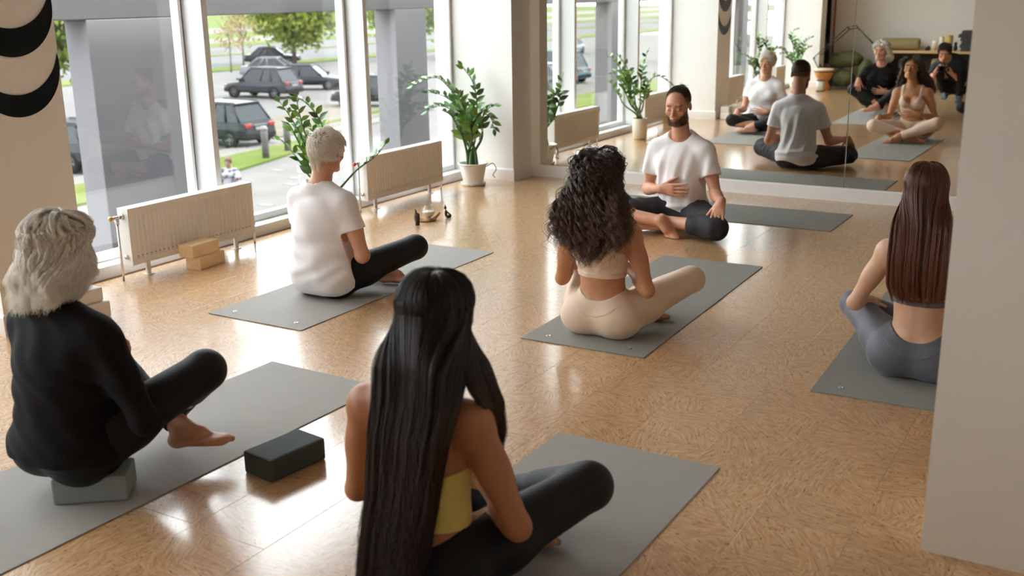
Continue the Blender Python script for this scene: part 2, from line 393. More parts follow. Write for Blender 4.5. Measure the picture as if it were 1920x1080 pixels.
# window wall
WB0, WB1 = BY, DM
seg = [(LC1, CY, [4.915, 6.52]), (RC1, LC0, [.05, 1.56])]
wn_ = 0
for a, b, mul in seg:
    tag(MB().box(-5.40, WX, a, b, -.25, .065, bev=.004).build('trim_sill', M_frame), kind='structure')
    tag(MB().box(-5.40, WX, a, b, 2.86, CZ).build('trim_head', M_frame), kind='structure')
    ed = [a] + mul + [b]
    for q in mul:
        o = MB().box(-5.36, -5.105, q - .046, q, .066, 2.86, bev=.003).build('trim_mullion', M_frame); tag(o, kind='structure')
    for k in range(len(ed) - 1):
        wn_ += 1; y0 = ed[k] + (0 if k == 0 else .0); y1 = ed[k + 1] - (.047 if k < len(ed) - 2 else 0)
        w = empty('window_%d' % wn_, (-5.3, (y0 + y1) / 2, .066), kind='structure'); hy = (y1 - y0) / 2; H_ = 2.79
        f = MB(); fw = .035
        f.box(-.04, .03, -hy + .001, -hy + fw, 0, H_, bev=.003).box(-.04, .03, hy - fw, hy - .012, 0, H_, bev=.003).box(-.04, .03, -hy + fw, hy - fw, 0, .045, bev=.003).box(-.04, .03, -hy + fw, hy - fw, H_ - .045, H_, bev=.003)
        f.build('window_frame', M_frame, w)
        MB().box(-.012, .022, hy - .012, hy - .001, 0, H_).build('window_gasket', M_gasket, w)
        MB().box(-.004, .004, -hy + fw - .004, hy - fw + .004, .04, H_ - .04).build('window_glass', M_glass, w)

# ------------------------------------------------------------------ yoga mats
M_mat = mat('mat rubber', (156, 153, 147), .72, spec=.5, var=.05, vscale=14, bump=.25, bscale=420)
M_mat2 = mat('mat rubber green grey', (142, 142, 136), .72, spec=.5, var=.05, vscale=14, bump=.25, bscale=420)
M_chrome = mat('chrome', (220, 220, 222), .2, 1)
M_dark = mat('dark hole', (18, 18, 18), .8)
def yoga_mat(x, y, a, label, L=1.829, W=.63, m=None, eye=True, rz=0):
    t = empty('yoga_mat', (x, y, 0), label, 'yoga mat', 'grey yoga mats on the cork floor', rz=a + rz)
    bm = bmesh.new(); n = 24
    for i in range(n + 1):
        for j in range(7):
            u, v = i / n, j / 6; e = max(0, 1 - min(u, 1 - u) * 14) * .0012 * math.sin(v * 5 + x * 9) ** 2
            bm.verts.new((v * W, u * L, .0042 + e))
    bm.verts.ensure_lookup_table()
    for i in range(n):
        for j in range(6): bm.faces.new([bm.verts[i * 7 + j], bm.verts[i * 7 + j + 1], bm.verts[(i + 1) * 7 + j + 1], bm.verts[(i + 1) * 7 + j]])
    r = bmesh.ops.extrude_face_region(bm, geom=bm.faces[:]); 
    for v in [q for q in r['geom'] if isinstance(q, bmesh.types.BMVert)]: v.co.z = max(.0003, v.co.z - .0040)
    bmesh.ops.recalc_face_normals(bm, faces=bm.faces[:])
    me = bpy.data.meshes.new('mat_sheet'); bm.to_mesh(me); bm.free(); me.materials.append(m or M_mat); link(bpy.data.objects.new('mat_sheet', me), t)
    if eye:
        for ex in (.105, W - .105):
            o = MB().lathe([(.0055, .0002), (.0105, .0006), (.0125, .0016), (.0105, .0022), (.0060, .0016), (.0055, .0002)], 20).build('eyelet', M_chrome, t, loc=(ex, .085, .0046))
            MB().lathe([(.0001, 0), (.0056, 0), (.0056, .0006), (.0001, .0006)], 16).build('eyelet_hole', M_dark, o, loc=(0, 0, -.0001))
    return t
yoga_mat(-4.056, 3.729, .002, 'grey mat under the silver haired woman in the white t-shirt')
yoga_mat(-2.412, 4.141, .017, 'grey mat under the curly haired woman in beige', m=M_mat2)
yoga_mat(-1.703, 7.114, -.003, 'grey mat laid crosswise under the bearded man by the mirror', rz=R(90), m=M_mat2, eye=False)
yoga_mat(-3.285, 1.491, -.029, 'grey mat under the grey haired woman in black')
yoga_mat(-1.736, 1.407, -.007, 'grey mat under the woman in the yellow bra')
yoga_mat(-1.02, 4.104, .024, 'grey mat beside the pillar under the auburn haired woman', m=M_mat2)

# ------------------------------------------------------------------ blocks
M_foam = mat('foam charcoal', (70, 78, 78), .75, spec=.2, bump=.1, bscale=90, var=.08, vscale=9)
M_foam2 = mat('foam blue grey', (150, 163, 166), .8, spec=.2, bump=.1, bscale=90, var=.06, vscale=9)
def block(c, sz, rz, m, label, name='yoga_block', group=None, bev=.008):
    o = MB().box(-sz[0] / 2, sz[0] / 2, -sz[1] / 2, sz[1] / 2, 0, sz[2], bev=bev).build(name, m); o.location = c; o.rotation_euler = (0, 0, rz); return tag(o, label, 'yoga block', group)
block((-2.432, 2.524, 0), (.146, .245, .082), R(-8), M_foam, 'charcoal foam block lying alone on the cork floor', bev=.009)
block((-2.838, 2.05, .0048), (.235, .15, .088), R(38), M_foam2, 'blue grey foam block under the seated woman in black')
M_wood = mat('pine', (236, 206, 162), .55, var=.14, vscale=3, bstretch=(14, 1.2, 14))
block((-4.842, 4.470, 0), (.112, .225, .076), R(6), M_wood, 'lower pine block of the pair in front of the radiator', 'wooden_block', bev=.003)
block((-4.862, 4.445, .0765), (.112, .225, .076), R(3), M_wood, 'upper pine block stacked in front of the radiator', 'wooden_block', bev=.003)
M_whitefoam = mat('white foam', (226, 222, 216), .7)
block((-4.53, 3.36, 0), (.12, .20, .088), R(4), M_whitefoam, 'lower white foam block against the left column', bev=.012)
block((-4.55, 3.35, .0885), (.11, .18, .075), R(-3), M_whitefoam, 'upper white foam block against the left column', bev=.012)

# ------------------------------------------------------------------ radiators
M_rad = mat('radiator enamel', (230, 226, 220), .35, spec=.5)
M_brass = mat('brass', (196, 160, 90), .3, 1)
M_red = mat('red plastic', (206, 60, 52), .4)
def radiator(y0, y1, label, cap, z0=.085, z1=.42, x=-4.955):
    L = y1 - y0; t = empty('radiator', (x, (y0 + y1) / 2, 0), label, 'radiator', 'white panel radiators along the windows'); h = L / 2
    n = int(L / .0345); V = []; F = []
    # pressed front panel
    ys = [-h, -h + .028]; st = (L - .056) / n; prof = []
    for i in range(n):
        a = -h + .028 + i * st; prof += [(a, 0), (a + st * .30, 0), (a + st * .42, -.008), (a + st * .88, -.008)]
    prof = [(-h, 0)] + prof + [(h - .028, 0), (h, 0)]
    zs = [z0, z0 + .034, z0 + .042, z1 - .042, z1 - .034, z1 - .004]
    for zi, z in enumerate(zs):
        for (a, dx) in prof: V.append((dx if 2 <= zi <= 3 else 0, a, z))
    k = len(prof)
    for i in range(len(zs) - 1):
        for j in range(k - 1): F.append((i * k + j, i * k + j + 1, (i + 1) * k + j + 1, (i + 1) * k + j))
    mesh_obj('front_panel', V, F, M_rad, t)
    MB().box(-.085, -.080, -h, h, z0, z1 - .004).build('rear_panel', M_rad, t)
    MB().box(-.088, .0015, -h - .001, -h + .003, z0, z1, bev=.001).build('side_cover', M_rad, t)
    MB().box(-.088, .0015, h - .003, h + .001, z0, z1, bev=.001).build('side_cover', M_rad, t)
    m = MB(); m.box(-.088, .002, -h, h, z1 - .001, z1 + .0015)
    for i in range(int(L / .014)):
        a = -h + .01 + i * .014
        m.box(-.074, -.014, a, a + .006, z1 + .0012, z1 + .003)
    m.build('top_grille', M_rad, t)
    MB().box(-.0005, .003, -h, h, z1 - .008, z1 + .002, bev=.001).build('top_rim', M_rad, t)
    m = MB()
    for i in range(n):
        a = -h + .028 + (i + .64) * st; m.box(-.0085, -.0070, a - .006, a + .006, z0 + .046, z0 + .052)
    m.build('weld_marks', mat('weld mark', (150, 144, 132), .6), t)['kind'] = 'stuff'
    for a in (-h + .14, h - .14):
        b = MB().box(-.050, -.034, a - .014, a + .014, .004, z0 + .03).box(-.066, -.018, a - .022, a + .022, 0, .004).build('foot', M_rad, t)
    v = MB().tube([(-.045, -h - .042, .0), (-.045, -h - .042, z1 - .075)], .0075, 12).build('pipe', M_chrome, t)
    MB().tube([(-.045, -h - .042, z1 - .085), (-.045, -h - .042, z1 - .055)], .013, 10).tube([(-.045, -h - .005, z1 - .045), (-.045, -h - .075, z1 - .045)], .011, 10).tube([(-.045, -h - .012, z1 - .045), (-.045, -h - .0, z1 - .045)], .018, 8).build('valve', M_chrome, t)
    MB().lathe([(.0001, -.014), (.010, -.012), (.0135, 0), (.011, .013), (.0001, .014)], 14, c=(-.045, -h - .085, z1 - .045)).build('valve_cap', cap, t, )
    MB().tube([(-.045, -h - .001, z0 + .05), (-.045, -h - .010, z0 + .05)], .014, 12).build('plug', M_chrome, t)
    MB().tube([(-.045, h + .035, 0), (-.045, h + .035, z0 + .05)], .0075, 12).tube([(-.045, h, z0 + .05), (-.045, h + .045, z0 + .05)], .010, 10).build('pipe', M_chrome, t)
    return t
radiator(4.02, 5.025, 'white radiator behind the two pine blocks', M_brass)
radiator(6.235, 7.245, 'white radiator with a red valve cap left of the potted plant', M_red)
radiator(1.475, 2.50, 'white radiator seen in the mirror beside the moon column', M_brass)
radiator(-.55, -.08, 'white radiator seen in the mirror behind the drum', M_brass)

# ------------------------------------------------------------------ crescent wall decoration
M_moon = mat('black acrylic', (4, 5, 6), .02, spec=.22)
def crescent(zc, zi, r, label, yc=3.235):
    n = 48; d = zc and (zi - zc); O = []; I = []
    # outer arc below the two circle intersections, inner arc back
    c = d / (2 * r); a0 = math.asin(c)
    for k in range(n + 1):
        t = math.pi - (-a0) + 0 * k; th = (math.pi - a0) + (math.pi + 2 * a0) * k / n      # from left tip down round to right tip
        O.append((r * math.cos(th), zc + r * math.sin(th)))
        th2 = (math.pi + a0) + (math.pi - 2 * a0) * k / n; I.append((r * math.cos(th2), zi + r * math.sin(th2)))
    V = []
    for x in (0, .003):
        V += [(x, y, z - zc) for y, z in O] + [(x, y, z - zc) for y, z in I]
    k = n + 1; F = []
    for i in range(n):
        F.append((2 * k + i, 2 * k + i + 1, 3 * k + i + 1, 3 * k + i)); F.append((i + 1, i, k + i, k + i + 1))
        F.append((i, i + 1, 2 * k + i + 1, 2 * k + i)); F.append((k + i + 1, k + i, 3 * k + i, 3 * k + i + 1))
    o = mesh_obj('crescent_ornament', V, F, M_moon, loc=(-4.6612, yc, zc)); return tag(o, label, 'wall decoration', 'black moon ornaments on the left column')
crescent(1.282, 1.388, .238, 'lowest thin black crescent on the left column')
crescent(1.566, 1.70, .238, 'thicker black crescent above the lowest one on the left column')
o = MB().lathe([(.0001, 0), (.238, 0), (.238, .003), (.0001, .003)], 64, M=Matrix.Rotation(R(90), 4, 'Y')).build('moon_ornament', M_moon, loc=(-4.6612, 3.235, 2.08)); tag(o, 'round black disc above the crescents on the left column', 'wall decoration', 'black moon ornaments on the left column')

# ------------------------------------------------------------------ potted plants
M_pot = mat('white glazed pot', (234, 232, 228), .3, coat=.3)
M_pot2 = mat('cream pot', (222, 212, 190), .5)
M_soil = mat('soil', (58, 42, 32), .95, bump=.6, bscale=40)
M_stem = mat('plant stem', (84, 112, 58), .45, var=.2, vscale=6)
def leaf_mat():
    m = mat('leaf', (44, 92, 36), .32, spec=.6, coat=.3, coat_r=.2); nt = m.node_tree; b = nt.nodes['Principled BSDF']; oi = nt.nodes.new('ShaderNodeObjectInfo'); cr = nt.nodes.new('ShaderNodeValToRGB')
    e = cr.color_ramp.elements; e[0].color = lin((44, 92, 44)) + (1,); e[1].color = lin((128, 172, 78)) + (1,); nt.links.new(oi.outputs['Random'], cr.inputs[0]); nt.links.new(cr.outputs[0], b.inputs['Base Color'])
    b.inputs['Transmission Weight'].default_value = 0; return m
M_leaf = leaf_mat()
def leaf_mesh():
    V = []; F = []; n = 7
    for i in range(n + 1):
        t = i / n; w = .5 * math.sin(math.pi * min(1, t * 1.02) ** .8) ** .9 * .52 if 0 < t < 1 else .012
        z = .10 * math.sin(t * 2.2)
        V += [(-w, t, z + w * .28), (0, t, z), (w, t, z + w * .28)]
    for i in range(n):
        for j in (0, 1): F.append((i * 3 + j, i * 3 + j + 1, i * 3 + j + 4, i * 3 + j + 3))
    me = bpy.data.meshes.new('leaf'); me.from_pydata(V, [], F); me.polygons.foreach_set('use_smooth', [True] * len(F)); me.materials.append(M_leaf); return me
LEAF = leaf_mesh()
def catmull(P, n):
    P = [Vector(p) for p in P]; P = [P[0] * 2 - P[1]] + P + [P[-1] * 2 - P[-2]]; out = []
    for i in range(1, len(P) - 2):
        for k in range(n):
            t = k / n; out.append(.5 * ((2 * P[i]) + (-P[i - 1] + P[i + 1]) * t + (2 * P[i - 1] - 5 * P[i] + 4 * P[i + 1] - P[i + 2]) * t * t + (-P[i - 1] + 3 * P[i] - 3 * P[i + 1] + P[i + 2]) * t ** 3))
    return out + [P[-2]]
def zz_plant(loc, stems, pot, label, ph=.19, pr=.115, leaf=.092, seed=1, sparse=()):
    g = random.Random(seed); t = empty('potted_plant', loc, label, 'plant', 'potted plants with glossy leaves along the windows')
    if pot == 'rim':
        p = MB().lathe([(.0001, .02), (pr * .70, .02), (pr * .74, .03), (pr * .97, ph - .02), (pr * .97, ph - .018), (pr * 1.10, ph - .010), (pr * 1.13, ph), (pr * 1.08, ph + .004), (pr * .98, ph - .003), (pr * .93, ph - .035), (.0001, ph - .035)], 40).build('pot', M_pot, t)
        MB().lathe([(.0001, 0), (pr * .84, 0), (pr * .90, .012), (pr * .93, .026), (pr * .89, .028), (pr * .84, .012), (.0001, .010)], 40).build('saucer', M_pot, t)
    else:
        p = MB().lathe([(.0001, 0), (pr * .80, 0), (pr * .92, .02), (pr, .07), (pr, ph - .004), (pr * .97, ph), (pr * .92, ph - .004), (pr * .90, ph - .03), (.0001, ph - .03)], 40).build('pot', M_pot2, t)
    MB().lathe([(.0001, .004), (pr * .5, .006), (pr * .92, 0)], 24).build('soil', M_soil, p, loc=(0, 0, ph - .032))
    for si, S in enumerate(stems):
        a = g.uniform(0, 6.28); b0 = Vector((math.cos(a) * pr * .35, math.sin(a) * pr * .35, ph - .035)); d = Vector(S[0]) - b0
        pts = catmull([b0, b0 + Vector((d.x * .25, d.y * .25, d.z * .5))] + [Vector(s) for s in S], 7); n = len(pts)
        rad = [.0135 * (1 - i / n) ** 1.3 + .0024 for i in range(n)]; rad[0] = .010; rad[1] = .015
        st = MB().tube(pts, rad, 8).build('stem', M_stem, t)
        # leaves alternate from below the middle to the tip
        Ls = [0.]
        for i in range(1, n): Ls.append(Ls[-1] + (pts[i] - pts[i - 1]).length)
        tot = Ls[-1]; s = tot * (.38 if si not in sparse else .60); k = 0; stp = .026 if si not in sparse else .034
        while s < tot - .005:
            i = next(j for j in range(1, n) if Ls[j] >= s - 1e-9); f = (s - Ls[i - 1]) / (Ls[i] - Ls[i - 1]); q = pts[i - 1].lerp(pts[i], f); tg = (pts[i] - pts[i - 1]).normalized()
            side = tg.cross(Vector((g.uniform(-.15, .15), g.uniform(-.15, .15), 1))); side = side.normalized() if side.length > .2 else Vector((1, 0, 0))
            if tg.z > .8: side = (Vector((math.cos(a + k * .25), math.sin(a + k * .25), 0)) - tg * .1).normalized()
            upv = side.cross(tg).normalized() * (1 if side.cross(tg).z > 0 else -1); e = 1 if k % 2 else -1
            y = (side * e * g.uniform(.75, 1) + tg * g.uniform(.45, .75) + upv * g.uniform(.0, .45)).normalized(); zz = (upv + side * -e * .3).normalized(); x = y.cross(zz).normalized(); zz = x.cross(y)
            l = leaf * (1 - .45 * ((s / tot) - .42) ** 1.0) * g.uniform(.85, 1.12); M = Matrix((x, y, zz)).transposed().to_4x4() @ Matrix.Diagonal((l * .92, l, l, 1)); M.translation = q
            o = bpy.data.objects.new('leaf', LEAF); link(o, st); o.matrix_local = M; s += stp * g.uniform(.8, 1.15); k += 1
        l = leaf * .6; x = tg.orthogonal().normalized(); zz = x.cross(tg); M = Matrix((x, tg, zz)).transposed().to_4x4() @ Matrix.Diagonal((l, l, l, 1)); M.translation = pts[-1]; o = bpy.data.objects.new('leaf', LEAF); link(o, st); o.matrix_local = M
    return t
pA = zz_plant((-4.88, 7.60, 0), [[(-0.09, 0.0, 0.40), (-0.117, 0.02, 0.487), (-0.206, 0.02, 0.621), (-0.319, -0.02, 0.663), (-0.40, -0.09, 0.624)],
    [(-0.05, 0.02, 0.40), (-0.10, 0.04, 0.60), (-0.169, 0.05, 0.72), (-0.245, 0.02, 0.825), (-0.35, -0.03, 0.905), (-0.50, -0.14, 0.844)],
    [(0.0, 0.05, 0.414), (-0.01, 0.10, 0.685), (-0.06, 0.12, 0.863), (-0.15, 0.10, 0.993)],
    [(0.045, 0.08, 0.40), (0.05, 0.08, 0.53), (0.07, 0.09, 0.60), (0.12, 0.12, 0.56), (.13, .14, .47)], [(-0.06, 0.02, 0.459), (-0.13, 0.01, 0.647), (-0.25, -0.03, 0.746), (-0.38, -0.09, 0.788)],
    [(0.02, -0.04, 0.45), (0.05, -0.02, 0.583), (0.12, 0.02, 0.649), (0.20, 0.06, 0.679)], [(.06, -.10, .45), (.07, -.20, .62), (.05, -.28, .80)], [(-.02, -.12, .42), (-.05, -.22, .60), (-.03, -.34, .66)]],
    'rim', 'tall glossy leaved plant in a white rimmed pot beside the far column', .19, .118, .108, 3)
MB().tube(catmull([(.09, .05, .15), (.16, .06, .19), (.19, .07, .14), (.165, .06, .09), (.19, .05, .07)], 6), .004, 8).build('root', M_stem, pA)
zz_plant((-4.765, 5.59, 0), [[(-0.08, 0.05, 0.45), (-0.128, 0.12, 0.662), (-0.199, 0.13, 0.789), (-0.291, 0.113, 0.88), (-0.352, 0.085, 0.906)], [(-.08, .0, .30), (-0.193, 0.007, 0.375), (-0.272, -0.004, 0.484), (-0.348, -0.02, 0.575), (-0.402, -0.036, 0.623)],
    [(0.009, 0.103, 0.3), (0.091, 0.188, 0.414), (0.192, 0.278, 0.506), (0.236, 0.33, 0.584)], [(-0.072, -0.04, 0.35), (-0.128, -0.08, 0.58), (-0.201, -0.10, 0.753), (-0.322, -0.1, 0.898)],
    [(-0.031, -0.06, 0.349), (-0.051, -0.12, 0.579), (-0.057, -0.18, 0.75), (-0.036, -0.25, 0.945)], [(-0.005, -0.08, 0.349), (0.001, -0.15, 0.578), (0.09, -0.24, 0.679), (0.22, -0.33, 0.60)], [(-0.098, -0.04, 0.35), (-0.185, -0.05, 0.552), (-0.274, -0.06, 0.725), (-0.35, -0.013, 0.727)],
    [(-.10, .06, .40), (-.17, .10, .60), (-.25, .12, .70)]],
    'cyl', 'glossy leaved plant in a cream cylinder pot behind the silver haired woman', .235, .082, .092, 5, sparse=(2, 1))
zz_plant((-4.75, 1.2, 0), [[(-0.08, -0.04, 0.394), (-0.13, -0.11, 0.694), (-0.15, -0.19, 0.979)], [(0.0, -0.1, 0.45), (.03, -.2, .68), (0.09, -0.28, 0.765), (0.18, -0.33, 0.725), (0.25, -0.35, 0.627)], [(-0.05, -0.08, 0.468), (-0.03, -0.17, 0.729), (-0.07, -0.2, 0.88)], [(.05, .06, .42), (.10, .12, .64), (.18, .17, .78)], [(-.1, .08, .40), (-.16, .16, .62), (-.25, .22, .70)]],
    'cyl', 'glossy leaved plant seen in the mirror behind the woman in the white t-shirt', .22, .10, .10, 7)
zz_plant((-4.84, -.78, 0), [[(-0.04, -0.04, 0.402), (-0.10, -0.09, 0.698), (-0.14, -0.12, 0.91), (-0.08, -0.17, 0.967)], [(0.01, -0.05, 0.401), (0.03, -0.12, 0.654), (0.08, -0.18, 0.78), (0.14, -0.22, 0.838)], [(0, -0.04, 0.402), (-0.04, -0.09, 0.655), (-0.01, -0.16, 0.823)], [(-0.06, -0.02, 0.403), (-0.17, -0.01, 0.573), (-0.24, 0.02, 0.6)], [(.05, .05, .42), (.12, .05, .62), (.2, .05, .70)]],
    'cyl', 'glossy leaved plant seen in the mirror above the wooden drum', .22, .09, .096, 9)

# ------------------------------------------------------------------ candle and figurines on the floor
M_bronze = mat('dark carved wood', (62, 44, 30), .45, var=.5, vscale=30, bump=.4, bscale=60)
M_bark = mat('bark', (176, 136, 100), .9, var=.35, vscale=40, bump=.7, bscale=50)
M_wax = mat('cream wax', (240, 234, 214), .6, sub=.2)
M_cup = glass_mat('cup glass', (.97, .98, .97), 1.6)
tag(sdf_obj('carved_figurine', [cone((-4.352, 6.025, .006), (-4.352, 6.025, .030), .017, .014, .01), ell((-4.354, 6.025, .052), (.022, .018, .034), .012), cone((-4.358, 6.025, .07), (-4.364, 6.022, .112), .013, .004, .01), ell((-4.345, 6.03, .075), (.009, .008, .012), .005)], M_bronze, h=.0022), 'dark carved hand figurine left of the candle', 'figurine')
tag(sdf_obj('seated_figurine', [ell((-4.300, 6.345, .010), (.020, .028, .010), .006), ell((-4.315, 6.335, .035), (.010, .011, .026), .01), ell((-4.318, 6.333, .075), (.0105, .0105, .013), .004), cone((-4.318, 6.333, .085), (-4.318, 6.333, .098), .006, .002, .003), cone((-4.318, 6.34, .05), (-4.29, 6.36, .018), .006, .006, .005)], M_bronze, h=.0022), 'small dark seated figurine right of the candle', 'figurine')
t = empty('glass_candle', (-4.368, 6.190, .021), 'round glass candle resting on a piece of bark', 'candle')
MB().lathe([(.0001, .002), (.018, .003), (.034, .016), (.047, .040), (.050, .052), (.046, .075), (.039, .094), (.0375, .094), (.0445, .075), (.0485, .052), (.0455, .040), (.033, .0175), (.0175, .005), (.0001, .0045)], 40).build('glass_bowl', M_cup, t)
w = MB().lathe([(.0001, .0055), (.017, .006), (.032, .0185), (.0445, .0405), (.0465, .048), (.0001, .0475)], 40).build('wax', M_wax, t)
MB().tube([(0, 0, .047), (.001, 0, .056)], .0012, 6).build('wick', M_dark, w)
tag(sdf_obj('bark_stand', [ell((-4.375, 6.155, .009), (.035, .045, .010), .01), ell((-4.36, 6.20, .008), (.045, .035, .009), .01), cone((-4.345, 6.235, .012), (-4.33, 6.275, .045), .012, .008, .01), ell((-4.40, 6.13, .014), (.020, .018, .014), .008), ell((-4.345, 6.15, .012), (.018, .015, .013), .008)], M_bark, h=.0025), 'knobbly bark piece under the glass candle', 'bark')

# ------------------------------------------------------------------ back of the room (seen in the mirror)
M_green = mat('olive canvas', (96, 106, 66), .8, var=.2, vscale=5, bump=.3, bscale=25)
M_khaki = mat('khaki canvas', (152, 138, 100), .85, var=.12, vscale=6, bump=.2, bscale=60)
M_black = mat('black steel', (26, 27, 28), .4, spec=.5)
def lumpy(name, prims, m, label, cat, amp=.012, f=18, group=None, h=.012):
    pp = lambda p, d: d - amp * np.sin(f * p[..., 0] + 2 * np.sin(f * .6 * p[..., 2])) * np.sin(f * 1.1 * p[..., 2] + 1.7 * np.sin(f * .7 * p[..., 1])) - amp * .5 * np.sin(2.3 * f * (p[..., 0] + .6 * p[..., 2]))
    return tag(sdf_obj(name, prims, m, h=h, post=lambda p, d: np.maximum(pp(p, d), .001 - p[..., 2])), label, cat, group)
G_ = 'green hammock bags heaped by the back wall'
lumpy('canvas_bag', [ell((-4.30, -1.93, .45), (.24, .20, .14), .05), ell((-4.50, -1.90, .42), (.12, .16, .11), .08)], M_green, 'crumpled olive canvas bundle on top of the heap by the back wall', 'bag', group=G_)
lumpy('canvas_bag', [ell((-4.36, -1.86, .145), (.18, .20, .14), .05), ell((-4.26, -1.80, .12), (.10, .16, .12), .08)], M_green, 'round olive canvas bag low in the heap by the back wall', 'bag', group=G_)
lumpy('canvas_bag', [ell((-3.99, -1.90, .30), (.115, .18, .16), .05), ell((-4.0, -1.86, .15), (.115, .22, .15), .10)], M_green, 'olive canvas bag at the right of the heap by the back wall', 'bag', group=G_)
lumpy('canvas_bag', [ell((-4.62, -2.02, .14), (.08, .14, .13), .05)], M_green, 'dark olive canvas bag at the left of the heap by the back wall', 'bag', group=G_)
# geometric rod frame
fr = empty('geometric_frame', (-4.2, -1.42, 0), 'black steel rod polyhedron standing in front of the green bags', 'decoration')
ring = [(-.54, .49), (-.02, .99), (.12, 1.01), (.58, .56), (.30, .012), (-.26, .012)]
A_ = [(x, .05, z) for x, z in ring]; B_ = [(x * .95, -.09, z * .95 + .01) for x, z in ring]
for L_ in (A_, B_):
    for i in range(6): MB().tube([L_[i], L_[(i + 1) % 6]], .0085, 6).build('rod', M_black, fr)
for a, b in zip(A_, B_): MB().tube([a, b], .0085, 6).build('rod', M_black, fr)
# hanging cloths
M_cloth1 = mat('black silk', (32, 26, 26), .7); M_cloth2 = mat('crimson silk', (168, 40, 58), .6); M_cloth3 = mat('brown felt', (74, 62, 54), .85)
def drape(x0, x1, y, z0, z1, m, name, label, seed):
    n, k = 24, 12; V = []; F = []; g = random.Random(seed); p = g.uniform(0, 6)
    for s in (0, 1):
        for j in range(k + 1):
            for i in range(n + 1):
                u = i / n; z = z0 + (z1 - z0) * j / k; w = 1 - .35 * j / k; V.append((x0 + (x1 - x0) * (.5 + (u - .5) * w), y + .02 * math.sin(u * 14 + p + j * .15) * (1.2 - .5 * j / k) + s * .004, z))
    a = (n + 1) * (k + 1)
    for j in range(k):
        for i in range(n):
            q = j * (n + 1) + i; F.append((q, q + 1, q + n + 2, q + n + 1)); F.append((a + q + 1, a + q, a + q + n + 1, a + q + n + 2))
    o = mesh_obj(name, V, F, m, smooth=True); return tag(o, label, 'fabric')
drape(-5.08, -4.86, -2.30, .03, 1.9, M_cloth3, 'hanging_cloth', 'brown felt hanging in the back corner', 1)
drape(-4.84, -4.70, -2.26, .35, 1.7, M_cloth1, 'hanging_cloth', 'black silk hammock hanging in the back corner', 2)
drape(-4.695, -4.665, -2.36, .02, 1.5, M_cloth2, 'hanging_strap', 'crimson strap hanging beside the black silk', 3)
MB().tube([(-5.15, -2.28, 1.9), (-4.60, -2.28, 1.9)], .012, 8).build('hanging_rail', M_black); tag(bpy.data.objects['hanging_rail'], 'black rail carrying the cloths in the back corner', 'rail')
# shelf bench
M_shelf = mat('birch board', (214, 182, 134), .5, var=.08, vscale=3, bstretch=(1, 12, 12))
sh = empty('shelf_bench', (-2.4, -2.18, 0), 'long birch bench shelf along the back wall', 'shelf')
MB().box(-1.45, 1.6, -.24, .26, .56, .60, bev=.003).build('shelf_board', M_shelf, sh)
for x in (-1.42, .0, 1.5): MB().box(x - .02, x + .02, -.22, .20, 0, .56, bev=.002).build('leg_panel', mat('dark board', (70, 56, 44), .7), sh)
MB().box(-1.40, 1.5, -.235, -.22, .02, .56).build('back_board', mat('dark board', (70, 56, 44), .7), sh)
def bolster(x0, x1, y, z, r, m, label, g=None):
    M = Matrix.Rotation(R(90), 4, 'Y'); L = x1 - x0
    t = empty('bolster', (x0, y, z), label, 'cushion', g)
    MB().lathe([(.0001, 0), (r * .5, .004), (r * .85, .004), (r * .97, .02), (r, .05), (r * .985, L * .3), (r, L * .6), (r, L - .05), (r * .97, L - .02), (r * .85, L - .004), (r * .5, L - .002), (.0001, L)], 28, M=M).build('cover', m, t)
    MB().lathe([(.0001, L), (.016, L), (.014, L + .006), (.0001, L + .007)], 14, M=M).build('end_button', m, t)
bolster(-3.80, -3.20, -2.02, .70, .098, M_khaki, 'khaki bolster on the bench shelf, nearest to its front edge', 'khaki bolsters at the back wall')
bolster(-3.85, -3.35, -2.27, .695, .093, M_khaki, 'khaki bolster on the bench shelf, against the wall', 'khaki bolsters at the back wall')
bolster(-3.70, -3.10, -2.06, .13, .13, M_khaki, 'large khaki bolster under the bench, left one', 'khaki bolsters at the back wall')
bolster(-3.05, -2.50, -2.06, .13, .13, M_khaki, 'large khaki bolster under the bench, right one', 'khaki bolsters at the back wall')
bolster(-3.00, -2.52, -2.06, .37, .105, M_khaki, 'khaki bolster lying on the right one under the bench', 'khaki bolsters at the back wall')
def candle(x, y, r, h, m, label):
    t = empty('pillar_candle', (x, y, .60), label, 'candle', 'candles on the bench shelf'); MB().lathe([(.0001, 0), (r, 0), (r, h - .004), (r * .9, h), (r * .6, h - .006), (.0001, h - .008)], 24).build('wax', m, t); MB().tube([(0, 0, h - .009), (0, .001, h + .012)], .0015, 6).build('wick', M_dark, t)
candle(-2.975, -2.0, .040, .165, M_wax, 'short cream pillar candle on the bench shelf')
candle(-2.872, -2.0, .036, .225, M_wax, 'tall cream pillar candle on the bench shelf')
candle(-2.765, -2.02, .062, .245, mat('yellow wax', (206, 184, 112), .6, sub=.1), 'thick yellow pillar candle on the bench shelf')
tag(sdf_obj('stone_ornament', [ell((-3.075, -1.99, .628), (.045, .035, .030), .01), ell((-3.06, -1.99, .655), (.026, .022, .022), .01)], mat('dark stone', (58, 36, 34), .5), h=.004, post=lambda p, d: np.maximum(d, .6005 - p[..., 2])), 'small dark maroon ornament on the bench shelf', 'ornament')
tag(sdf_obj('cat_figurine', [ell((-2.655, -1.99, .650), (.032, .030, .052), .01), ell((-2.655, -1.985, .715), (.024, .022, .022), .01), cone((-2.668, -1.985, .73), (-2.672, -1.985, .75), .008, .002, .004), cone((-2.642, -1.985, .73), (-2.638, -1.985, .75), .008, .002, .004)], mat('black glaze', (18, 18, 20), .3), h=.004, post=lambda p, d: np.maximum(d, .6005 - p[..., 2])), 'black glazed figurine beside the folded blankets', 'figurine')
